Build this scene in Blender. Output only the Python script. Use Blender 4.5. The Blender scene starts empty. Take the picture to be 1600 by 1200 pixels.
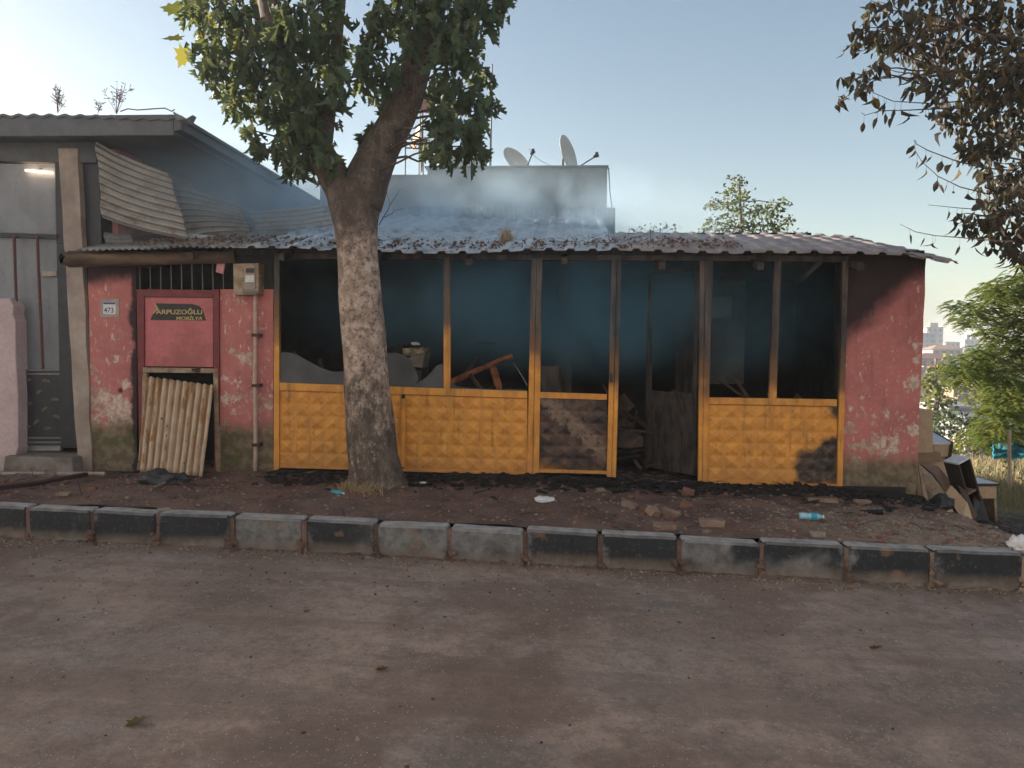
import bpy, bmesh, math, random
from mathutils import Vector, Matrix, noise as mnoise
R = math.radians
rnd = random.Random(7)
S = bpy.context.scene
COL = S.collection

# ---------------------------------------------------------------- camera
FPX = 1180.0
YAW, PITCH, ROLL = R(3.5), R(2.9), .0095
CAM = Vector((0, -8.6, 1.5))
fw = Vector((-math.sin(YAW)*math.cos(PITCH), math.cos(YAW)*math.cos(PITCH), -math.sin(PITCH)))
r0 = Vector((math.cos(YAW), math.sin(YAW), 0)); u0 = r0.cross(fw)
rt = r0*math.cos(ROLL) + u0*math.sin(ROLL); up = rt.cross(fw)
cd = bpy.data.cameras.new('camera'); cam = bpy.data.objects.new('camera', cd); COL.objects.link(cam)
cd.sensor_width = 36; cd.lens = 36*FPX/1600; cd.clip_end = 6000; cd.clip_start = .05
cam.matrix_world = Matrix(((rt.x, up.x, -fw.x, CAM.x), (rt.y, up.y, -fw.y, CAM.y), (rt.z, up.z, -fw.z, CAM.z), (0, 0, 0, 1)))
S.camera = cam
S.cycles.volume_bounces = 3
S.render.resolution_x, S.render.resolution_y = 1024, 768

# ---------------------------------------------------------------- world, sun, exposure
SUN_EL, SUN_AZ = R(9.5), R(-73)          # azimuth from +Y, negative = towards the left
w = bpy.data.worlds.new('World'); S.world = w; w.use_nodes = True
wn = w.node_tree.nodes; wl = w.node_tree.links
bg = wn['Background']; sky = wn.new('ShaderNodeTexSky'); sky.sky_type = 'NISHITA'
sky.sun_disc = False; sky.sun_elevation = SUN_EL; sky.sun_rotation = SUN_AZ
sky.air_density = 1.0; sky.dust_density = 1.7; sky.ozone_density = 1.0; sky.altitude = 300
wb = wn.new('ShaderNodeMix'); wb.data_type = 'RGBA'; wb.blend_type = 'MULTIPLY'; wb.inputs[0].default_value = 1; wb.inputs[7].default_value = (1.02, 1.0, .98, 1)
wl.new(sky.outputs[0], wb.inputs[6]); wl.new(wb.outputs[2], bg.inputs[0]); bg.inputs[1].default_value = .070
sd = bpy.data.lights.new('sun', 'SUN'); sun = bpy.data.objects.new('sun', sd); COL.objects.link(sun)
sd.energy = 5.0; sd.angle = R(.5); sd.color = (1.0, .90, .79)
sdir = Vector((math.sin(SUN_AZ)*math.cos(SUN_EL), math.cos(SUN_AZ)*math.cos(SUN_EL), math.sin(SUN_EL)))
sun.rotation_euler = sdir.to_track_quat('Z', 'Y').to_euler()
S.view_settings.view_transform = 'Standard'; S.view_settings.look = 'None'
S.view_settings.gamma = 1; S.view_settings.exposure = 1.82

# ---------------------------------------------------------------- pixel of the photograph -> point at a known depth plane
def P(px, py, Y=0.0):
    d = fw + (px-800)/FPX*rt + (600-py)/FPX*up
    return CAM + d*((Y-CAM.y)/d.y)
def PX(px, py, X):
    d = fw + (px-800)/FPX*rt + (600-py)/FPX*up
    return CAM + d*((X-CAM.x)/d.x)
def pxs(Y): return (Y-CAM.y)/FPX          # metres per pixel at depth plane Y

def interp(x, pts):
    if x <= pts[0][0]: return pts[0][1]
    for (a, b), (c, d) in zip(pts, pts[1:]):
        if x <= c:
            t = (x-a)/(c-a); return b+(d-b)*t
    return pts[-1][1]
def sstep(a, b, x):
    t = min(1, max(0, (x-a)/(b-a))); return t*t*(3-2*t)
def n3(x, y, z=0): return mnoise.noise(Vector((x, y, z)))
BASE = [(-30, -.3), (-7, -.08), (-3.3, 0), (0, 0), (3.2, -.06), (3.92, -.13), (4.12, -.34), (4.6, -.48), (5.2, -.55), (9, -.85), (16, -1.5), (60, -6)]
def z_road(x, y): return -.256-.026*max(-14, min(14, x)) + .012*n3(x*.5, y*.5) + .004*n3(x*3, y*3, 4) - .012*(y+2.6)*0
def z_kerb(x): return .012-.0245*max(-12, min(12, x))
def z_true(x, y):
    """height of the soil behind the kerb and of the open land"""
    b = interp(x, BASE); k = z_kerb(x)-.012
    t = sstep(-2.45, -.3, y)
    z = k*(1-t)+b*t
    far = interp(y, [(1, 0), (6, -.35), (12, -.95), (20, -2.3), (30, -4.5), (80, -15), (190, -19), (330, -6), (520, 3), (900, 8), (1100, 9)])
    z = z*(1-sstep(4, 25, y)) + far
    a = .03 if y < 5 else .12
    return z + a*n3(x*1.3, y*1.3, 2) + .012*n3(x*5, y*5)

# ---------------------------------------------------------------- node helpers
class M:
    def __init__(s, name):
        s.m = bpy.data.materials.new(name); s.m.use_nodes = True; s.t = s.m.node_tree
        s.b = s.t.nodes['Principled BSDF']; s.out = s.t.nodes['Material Output']
        s.g = None
    def n(s, k): return s.t.nodes.new(k)
    def L(s, a, b):
        if isinstance(a, (int, float)): b.default_value = a
        elif isinstance(a, tuple): b.default_value = (*a, 1) if len(a) == 3 else a
        else: s.t.links.new(a, b)
    def pos(s):
        if not s.g: s.g = s.n('ShaderNodeNewGeometry')
        return s.g.outputs['Position']
    def xyz(s):
        q = s.n('ShaderNodeSeparateXYZ'); s.L(s.pos(), q.inputs[0]); return q.outputs
    def nz(s):
        s.pos(); q = s.n('ShaderNodeSeparateXYZ'); s.L(s.g.outputs['Normal'], q.inputs[0]); return q.outputs[2]
    def noise(s, scale, detail=4, rough=.55, stretch=None, off=0):
        q = s.n('ShaderNodeTexNoise'); q.inputs['Scale'].default_value = scale; q.inputs['Detail'].default_value = detail
        q.inputs['Roughness'].default_value = rough
        mp = s.n('ShaderNodeMapping'); s.L(s.pos(), mp.inputs[0]); mp.inputs['Scale'].default_value = stretch or (1, 1, 1)
        mp.inputs['Location'].default_value = (off, off*.7, off*1.3)
        s.L(mp.outputs[0], q.inputs['Vector']); return q.outputs['Fac']
    def voro(s, scale, feat='F1', off=0):
        q = s.n('ShaderNodeTexVoronoi'); q.feature = feat; q.inputs['Scale'].default_value = scale
        s.L(s.pos(), q.inputs['Vector']); return q.outputs['Distance']
    def op(s, o, a, b=0.0, c=None):
        q = s.n('ShaderNodeMath'); q.operation = o; s.L(a, q.inputs[0]); s.L(b, q.inputs[1])
        if c is not None: s.L(c, q.inputs[2])
        return q.outputs[0]
    def mr(s, v, a, b, c=0.0, d=1.0):
        q = s.n('ShaderNodeMapRange'); q.interpolation_type = 'SMOOTHSTEP'; s.L(v, q.inputs[0])
        for i, k in enumerate((a, b, c, d)): s.L(k, q.inputs[i+1])
        return q.outputs[0]
    def mix(s, f, a, b):
        q = s.n('ShaderNodeMix'); q.data_type = 'RGBA'; s.L(f, q.inputs[0]); s.L(a, q.inputs[6]); s.L(b, q.inputs[7]); return q.outputs[2]
    def near(s, p, r0_, r1_, nz_=0, sc=6):
        """1 near point p, 0 past radius r1"""
        q = s.n('ShaderNodeVectorMath'); q.operation = 'DISTANCE'; s.L(s.pos(), q.inputs[0]); q.inputs[1].default_value = p
        d = q.outputs['Value']
        if nz_: d = s.op('ADD', d, s.op('MULTIPLY', s.op('SUBTRACT', s.noise(sc, 3), .5), nz_))
        return s.mr(d, r0_, r1_, 1.0, 0.0)
    def bump(s, h, strength=.3, dist=.01):
        q = s.n('ShaderNodeBump'); q.inputs['Strength'].default_value = strength; q.inputs['Distance'].default_value = dist
        s.L(h, q.inputs['Height']); s.L(q.outputs[0], s.b.inputs['Normal'])
    def attr(s, name):
        q = s.n('ShaderNodeAttribute'); q.attribute_name = name; return q.outputs['Fac']
    def rand(s):
        return s.n('ShaderNodeObjectInfo').outputs['Random']
    def done(s, col, rough=.85, metal=0.0, spec=.35):
        s.L(col, s.b.inputs['Base Color']); s.L(rough, s.b.inputs['Roughness']); s.L(metal, s.b.inputs['Metallic'])
        s.b.inputs['Specular IOR Level'].default_value = spec
        return s.m

def simple(name, a, b=None, scale=12, rough=.85, metal=0.0, bump=.25, bd=.004, detail=5, stretch=None, dirt=None, spec=.35):
    m = M(name); b = b or tuple(c*.7 for c in a)
    nf = m.noise(scale, detail, .6, stretch)
    c = m.mix(m.mr(nf, .35, .65), a, b)
    if dirt:
        c = m.mix(m.op('MULTIPLY', m.mr(m.noise(scale*.3, 4, .65, off=5), .5, .68), .8), c, dirt)
    c = m.mix(m.mr(m.noise(scale*7, 3), .3, .75, 0, .35), c, tuple(k*.55 for k in a))
    m.bump(m.noise(scale*3, 5), bump, bd)
    return m.done(c, rough, metal, spec)

SOOT = (.012, .011, .012)
DX0 = P(203, 600, 0).x
def red_wall():
    m = M('red_plaster'); x, y, z = m.xyz()
    c = m.mix(m.mr(m.noise(1.7, 5), .35, .68), (.50, .17, .155), (.40, .14, .13))
    c = m.mix(m.mr(m.noise(9, 5), .45, .75, 0, .5), c, (.56, .27, .23))
    # vertical dirty runs
    c = m.mix(m.mr(m.noise(3, 4, stretch=(3, 3, .35), off=9), .55, .8, 0, .45), c, (.10, .04, .038))
    # peeled paint, denser lower on the wall
    pe = m.noise(5.5, 9, .68, off=3)
    bias = m.op('MULTIPLY', m.mr(z, .1, 1.6), .075)
    left = m.op('ADD', m.op('MULTIPLY', m.op('MULTIPLY', m.mr(x, -4.6, -4.9), m.mr(m.op('ABSOLUTE', m.op('SUBTRACT', z, .75)), .75, .15)), .075), m.op('MULTIPLY', m.op('MULTIPLY', m.mr(x, -3.2, -3.5), m.mr(x, -4.2, -4.1)), .035))
    pe = m.op('SUBTRACT', m.op('ADD', pe, left), bias)
    pm = m.mr(pe, .558, .574)
    c = m.mix(pm, c, m.mix(m.mr(m.noise(14, 3), .4, .6), (.50, .36, .28), (.36, .22, .17)))
    ps = m.mr(m.op('SUBTRACT', m.noise(26, 6, .7, stretch=(1, 1, .7), off=1), m.op('MULTIPLY', m.mr(z, .0, 2.0), .06)), .585, .605)
    c = m.mix(ps, c, (.46, .30, .24))
    fine = m.mr(m.noise(17, 8, .7, stretch=(1.4, 1, .5), off=7), .61, .63)
    c = m.mix(m.op('MULTIPLY', fine, .85), c, (.64, .50, .43))
    pd = None; jag = m.op('ADD', m.op('MULTIPLY', m.op('SUBTRACT', m.noise(11, 8, .75, off=13), .5), .34), m.op('MULTIPLY', m.op('SUBTRACT', m.noise(4, 3, off=3), .5), .1))
    for a, b, rr_ in ((1375, 693, .06), (1398, 690, .05), (1425, 597, .06), (1432, 562, .045), (1432, 540, .03), (1343, 738, .10), (1337, 722, .05), (1428, 675, .07), (1398, 704, .05), (1380, 708, .05), (1365, 648, .03), (1385, 648, .03), (1410, 650, .03), (1330, 640, .02), (1415, 605, .03), (186, 640, .15), (182, 562, .04), (163, 622, .07), (196, 600, .06), (152, 655, .05), (175, 525, .03), (350, 625, .07), (368, 622, .04), (366, 645, .03), (372, 598, .04), (380, 560, .05), (352, 590, .03), (422, 620, .03), (350, 665, .03)):
        q = m.n('ShaderNodeVectorMath'); q.operation = 'DISTANCE'; m.L(m.pos(), q.inputs[0]); q.inputs[1].default_value = tuple(P(a, b, 0))
        d = m.op('SUBTRACT', q.outputs['Value'], rr_); pd = d if pd is None else m.op('MINIMUM', pd, d)
    pk = m.mr(m.op('ADD', pd, jag), .008, -.008)
    c = m.mix(pk, c, m.mix(m.mr(m.noise(20, 4), .4, .6), (.62, .48, .40), (.44, .31, .24)))
    # damp, mossy base
    zd = m.op('ADD', z, m.op('MULTIPLY', m.op('SUBTRACT', m.noise(4, 4), .5), .35))
    base = m.mix(m.mr(m.noise(11, 5), .4, .62), (.12, .095, .06), (.20, .155, .10))
    base = m.mix(m.mr(m.noise(3, 3, off=4), .5, .65, 0, .7), base, (.075, .085, .02))
    lo = m.mr(x, 2.5, 3.2, .52, .27)
    c = m.mix(m.mr(m.op('SUBTRACT', zd, lo), -.12, .14, 1.0, 0.0), c, base)
    # soot: diagonal burn on the right wall, smoke over the openings on the left
    nz_ = m.op('MULTIPLY', m.op('SUBTRACT', m.noise(2.2, 4, off=2), .5), .5)
    dg = m.op('ADD', m.op('SUBTRACT', m.op('SUBTRACT', z, 1.72), m.op('MULTIPLY', m.op('SUBTRACT', x, 3.2), .88)), nz_)
    right = m.op('MULTIPLY', m.mr(dg, -.22, .10), m.mr(x, 1.5, 2.5))
    ledge = m.mr(m.op('ADD', z, nz_), 2.12, 2.34)
    xo = m.op('ADD', x, m.op('MULTIPLY', m.op('SUBTRACT', m.noise(5, 4, off=3), .5), .18))
    s2 = m.op('MULTIPLY', m.mr(xo, DX0, DX0+.05), m.mr(x, DX0+.3, DX0+.25))
    s3 = m.near((P(188, 610, 0).x, 0, P(188, 610, 0).z), .01, .05)
    so = m.op('MAXIMUM', m.op('MAXIMUM', right, m.op('MULTIPLY', ledge, m.mr(x, -3.0, -2.0, 1.0, 0.0))), m.op('MAXIMUM', s2, s3))
    c = m.mix(m.op('MULTIPLY', so, .96), c, (.022, .017, .018))
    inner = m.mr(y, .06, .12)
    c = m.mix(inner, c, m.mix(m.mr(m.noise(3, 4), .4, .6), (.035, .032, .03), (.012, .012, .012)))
    h = m.op('SUBTRACT', m.noise(20, 6), m.op('MULTIPLY', m.op('MAXIMUM', pm, ps), .5))
    m.bump(h, .5, .006)
    return m.done(c, .88)
def yellow(name, lo, hi, patches=(), char=0.0):
    m = M(name); x, y, z = m.xyz()
    c = m.mix(m.mr(m.noise(6, 5), .35, .65), (.74, .325, .055), (.58, .24, .042))
    c = m.mix(m.mr(m.noise(28, 5, .7), .58, .72, 0, .75), c, (.10, .05, .02))
    c = m.mix(m.mr(m.noise(2, 3, off=5), .5, .7, 0, .45), c, (.55, .27, .06))
    c = m.mix(m.mr(m.noise(7, 6, .7, stretch=(2, 1, .22), off=21), .50, .72, 0, .65), c, (.20, .10, .035))
    c = m.mix(m.mr(z, .35, .0, 0, .35), c, (.30, .17, .08))
    nn = m.op('MULTIPLY', m.op('SUBTRACT', m.noise(3.1, 5, off=3), .5), .8)
    rightward = m.mr(x, -1.3, .8, .62, 0.0)
    zz = m.op('SUBTRACT', m.op('ADD', z, nn), rightward)
    c = m.mix(m.mr(zz, lo-.1, lo+.22, 0, .9), c, (.10, .052, .03))
    burnt = m.mix(m.mr(m.noise(8, 6, .7, stretch=(1, 1, .12)), .42, .62), (.022, .018, .018), (.13, .09, .07))
    c = m.mix(m.mr(zz, hi, hi+.4), c, burnt)
    for p, a, b_ in patches:
        c = m.mix(m.near(p, a, b_, .22, 5), c, m.mix(m.mr(m.noise(12, 5), .4, .62), (.028, .019, .018), (.10, .065, .045)))
    if char:
        dg = m.op('ADD', m.op('SUBTRACT', z, .42), m.op('MULTIPLY', m.op('SUBTRACT', x, .15), .85))
        dg = m.op('ADD', dg, m.op('MULTIPLY', m.op('SUBTRACT', m.noise(7, 7, .75), .5), .55))
        ch = m.mix(m.mr(m.noise(7, 5), .4, .62), (.035, .02, .018), (.11, .065, .045))
        c = m.mix(m.mr(m.op('ADD', z, m.op('MULTIPLY', x, .35)), -.08, .18), c, ch)
        ring = m.op('MULTIPLY', m.mr(dg, .10, .12), m.mr(dg, .30, .36, 1.0, 0.0))
        c = m.mix(m.op('MULTIPLY', ring, m.mr(m.noise(14, 6, .7), .38, .5, .25, .9)), c, (.20, .135, .095))
    m.bump(m.noise(24, 5), .3, .004)
    return m.done(c, .55, spec=.4)
def concrete_kerb():
    m = M('kerb_concrete'); x, y, z = m.xyz()
    rn = m.rand()
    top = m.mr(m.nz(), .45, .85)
    tc = m.n('ShaderNodeTexCoord'); q = m.n('ShaderNodeSeparateXYZ'); m.L(tc.outputs['Generated'], q.inputs[0]); gx, gz_ = q.outputs[0], q.outputs[2]
    c = m.mix(m.mr(m.noise(8, 7, .7), .35, .65), (.21, .205, .20), (.10, .098, .096))
    wob = m.op('MULTIPLY', m.op('SUBTRACT', m.noise(5, 6, .7, off=3), .5), 1.2)
    ex_ = m.op('SUBTRACT', m.op('ABSOLUTE', m.op('SUBTRACT', gx, m.op('ADD', .38, m.op('MULTIPLY', rn, .24)))), m.op('MULTIPLY', wob, .75))
    ez_ = m.op('ADD', gz_, m.op('MULTIPLY', wob, .34))
    dark = m.op('MULTIPLY', m.mr(ex_, .66, .44), m.mr(ez_, .44, .60))
    dark = m.op('MULTIPLY', dark, m.mr(m.op('ADD', m.noise(2.1, 3, off=8), m.op('MULTIPLY', m.op('SUBTRACT', rn, .5), .7)), .32, .50, .08, 1))
    c = m.mix(m.op('MULTIPLY', dark, .93), c, (.011, .013, .017))
    c = m.mix(m.mr(m.noise(34, 7, .8), .55, .68, 0, .45), c, (.24, .22, .20))
    c = m.mix(m.mr(m.op('ADD', gz_, m.op('MULTIPLY', wob, .10)), .68, .56, 0, .5), c, (.17, .125, .095))
    c = m.mix(m.mr(m.noise(4, 5, off=18), .60, .66, 0, .5), c, (.24, .14, .08))
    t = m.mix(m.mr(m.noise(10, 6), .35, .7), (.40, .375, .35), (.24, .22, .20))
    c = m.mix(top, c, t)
    m.bump(m.noise(45, 6), .5, .005)
    return m.done(c, .82)
def road_mat():
    m = M('muddy_road'); x, y, z = m.xyz()
    c = m.mix(m.mr(m.noise(.55, 6, .6), .36, .64), (.41, .29, .225), (.26, .18, .14))
    c = m.mix(m.mr(m.noise(.9, 6, .65, stretch=(.8, 1.1, 1), off=6), .48, .68, 0, .7), c, (.27, .24, .215))
    c = m.mix(m.mr(m.noise(1.5, 8, .72, stretch=(1, 1, 1)), .48, .64, 0, .6), c, (.13, .09, .066))
    c = m.mix(m.mr(m.noise(9, 9, .8, off=3), .42, .62, 0, .5), c, (.12, .088, .07))
    c = m.mix(m.mr(m.noise(24, 7, .85, off=9), .50, .62, 0, .4), c, (.42, .32, .26))
    c = m.mix(m.mr(m.noise(34, 7, .85, off=19), .53, .64, 0, .45), c, (.10, .07, .052))
    c = m.mix(m.mr(m.noise(.8, 7, .68, off=44), .50, .60, 0, .62), c, (.17, .10, .072))
    tr_ = m.noise(1.4, 5, .6, stretch=(.25, 2.2, 1), off=31)
    c = m.mix(m.mr(tr_, .50, .60, 0, .45), c, (.17, .115, .085))
    c = m.mix(m.op('MULTIPLY', m.mr(m.voro(30), .16, .08), m.mr(m.noise(2, 4), .4, .55)), c, (.50, .42, .34))
    c = m.mix(m.mr(m.noise(60, 4, .8), .58, .75, 0, .7), c, (.42, .34, .27))
    c = m.mix(m.mr(m.noise(90, 3, .8, off=2), .6, .72, 0, .7), c, (.035, .026, .02))
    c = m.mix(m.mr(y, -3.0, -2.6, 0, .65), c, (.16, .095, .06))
    wet = m.mr(m.noise(.7, 5, .6, stretch=(.7, 1.3, 1), off=12), .42, .66)
    wet = m.op('MULTIPLY', wet, m.op('ADD', .35, m.op('MAXIMUM', m.mr(x, -1.2, -3.2), m.mr(x, 1.6, 3.2))))
    rg = m.mr(wet, 0, .9, .72, .34)
    m.bump(m.op('ADD', m.op('MULTIPLY', m.noise(6, 9, .8), .8), m.op('MULTIPLY', m.noise(80, 5, .7), .35)), .6, .02)
    return m.done(c, rg, spec=.4)
def soil_mat():
    m = M('scorched_soil'); x, y, z = m.xyz()
    c = m.mix(m.mr(m.noise(2.2, 7, .65), .36, .64), (.215, .13, .098), (.115, .07, .054))
    c = m.mix(m.mr(m.noise(38, 5, .75), .56, .72, 0, .75), c, (.34, .24, .17))
    c = m.mix(m.mr(m.noise(22, 5, .75, off=3), .56, .70, 0, .85), c, (.025, .018, .015))
    lt = m.op('MULTIPLY', m.mr(x, 1.5, 3.2), m.mr(y, -1.0, -1.7))
    c = m.mix(m.op('MULTIPLY', lt, m.mr(m.noise(7, 6, .7), .35, .6)), c, (.38, .27, .19))
    nn = m.op('ADD', y, m.op('MULTIPLY', m.op('SUBTRACT', m.noise(1.8, 4, off=4), .5), 1.8))
    ch = m.op('MULTIPLY', m.mr(nn, -.95, -.45), m.mr(x, -3.4, -2.6))
    c = m.mix(m.op('MULTIPLY', m.op('MULTIPLY', ch, m.mr(m.noise(9, 5, .7), .36, .52)), .9), c, (.016, .014, .014))
    fld = m.mr(x, 4.6, 6.0)
    c = m.mix(m.op('MULTIPLY', fld, m.mr(y, .5, 2)), c, m.mix(m.mr(m.noise(2, 6), .35, .65), (.20, .15, .09), (.10, .09, .045)))
    m.bump(m.op('ADD', m.noise(14, 8, .75), m.op('MULTIPLY', m.noise(60, 5, .7), .5)), .9, .03)
    return m.done(c, .92)
def bark():
    m = M('plane_bark'); x, y, z = m.xyz()
    dk = m.mix(m.mr(m.noise(9, 6, .7, stretch=(1, 1, .5)), .38, .62), (.15, .115, .092), (.075, .058, .048))
    ww = m.mix(m.mr(m.noise(7, 6, .7), .38, .60), (.55, .42, .34), (.30, .22, .17))
    nn = m.op('ADD', m.noise(11, 9, .78, stretch=(1, 1, .6)), m.op('MULTIPLY', m.op('SUBTRACT', m.noise(2.2, 3, off=6), .5), .5))
    # whitewash band painted on the trunk, worn away lower down
    wear = m.op('ADD', nn, m.mr(z, .1, 1.7, -.13, .10))
    mk = m.op('MULTIPLY', m.mr(wear, .40, .60), m.mr(m.op('ADD', z, m.op('MULTIPLY', m.noise(7, 6, .7), .9)), 2.75, 3.25, 1.0, 0.0))
    c = m.mix(mk, dk, ww)
    c = m.mix(m.mr(m.noise(17, 8, .75, off=3), .50, .62, 0, .75), c, (.07, .048, .038))
    c = m.mix(m.mr(m.noise(34, 5, .7), .56, .68, 0, .8), c, (.04, .027, .022))
    c = m.mix(m.mr(m.noise(40, 3, .7, off=4), .66, .70, 0, .8), c, (.5, .42, .34))
    m.bump(m.op('ADD', m.noise(15, 8, .7, stretch=(1, 1, .6)), m.op('MULTIPLY', m.noise(50, 4), .4)), .8, .02)
    return m.done(c, .9)
def leaf(name, a, b, c3, tr=.35, hot=None):
    m = M(name); t = m.attr('tint')
    c = m.mix(m.mr(t, 0, .55), a, b); c = m.mix(m.mr(t, .72, 1.0), c, c3)
    if hot: c = m.mix(m.mr(t, .93, .96), c, hot)
    m.L(c, m.b.inputs['Base Color']); m.b.inputs['Roughness'].default_value = .6
    m.b.inputs['Specular IOR Level'].default_value = .3
    tl = m.n('ShaderNodeBsdfTranslucent'); m.L(m.mix(.3, c, (.35, .33, .06)), tl.inputs['Color'])
    mx = m.n('ShaderNodeMixShader'); mx.inputs[0].default_value = tr
    m.t.links.new(m.b.outputs[0], mx.inputs[1]); m.t.links.new(tl.outputs[0], mx.inputs[2]); m.t.links.new(mx.outputs[0], m.out.inputs[0])
    return m.m
def glass(name, col=(.05, .06, .065), rough=.25, alpha=.75):
    m = M(name)
    c = m.mix(m.mr(m.noise(3, 5), .35, .65), col, tuple(k*.6 for k in col))
    tr = m.n('ShaderNodeBsdfTransparent'); mx = m.n('ShaderNodeMixShader'); mx.inputs[0].default_value = alpha
    m.L(c, m.b.inputs['Base Color']); m.b.inputs['Roughness'].default_value = rough
    m.t.links.new(tr.outputs[0], mx.inputs[1]); m.t.links.new(m.b.outputs[0], mx.inputs[2]); m.t.links.new(mx.outputs[0], m.out.inputs[0])
    return m.m
def emis(name, col, s):
    m = M(name); m.b.inputs['Emission Color'].default_value = (*col, 1); m.b.inputs['Emission Strength'].default_value = s
    return m.done(col)
def roof_mat(name, a, b, rust, metal=.0, rough=.4, soot=.5, wave=0):
    m = M(name); x, y, z = m.xyz()
    c = m.mix(m.mr(m.noise(2.2, 5), .35, .65), a, b)
    c = m.mix(m.mr(m.noise(6, 6, .7, stretch=(1, .5, 1), off=2), .50, .66, 0, .8), c, rust)
    c = m.mix(m.mr(m.noise(1.7, 5, off=7), .52, .66, 0, soot), c, (.02, .02, .022))
    c = m.mix(m.mr(m.noise(35, 4), .6, .75, 0, .5), c, (.03, .025, .025))
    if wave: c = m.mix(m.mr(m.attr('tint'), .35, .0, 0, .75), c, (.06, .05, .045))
    m.bump(m.noise(20, 5), .25, .006)
    return m.done(c, rough, metal)
def sheet_mat(name, a, b, rust, ax=(0, 0, 1), freq=10.):
    return None

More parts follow.
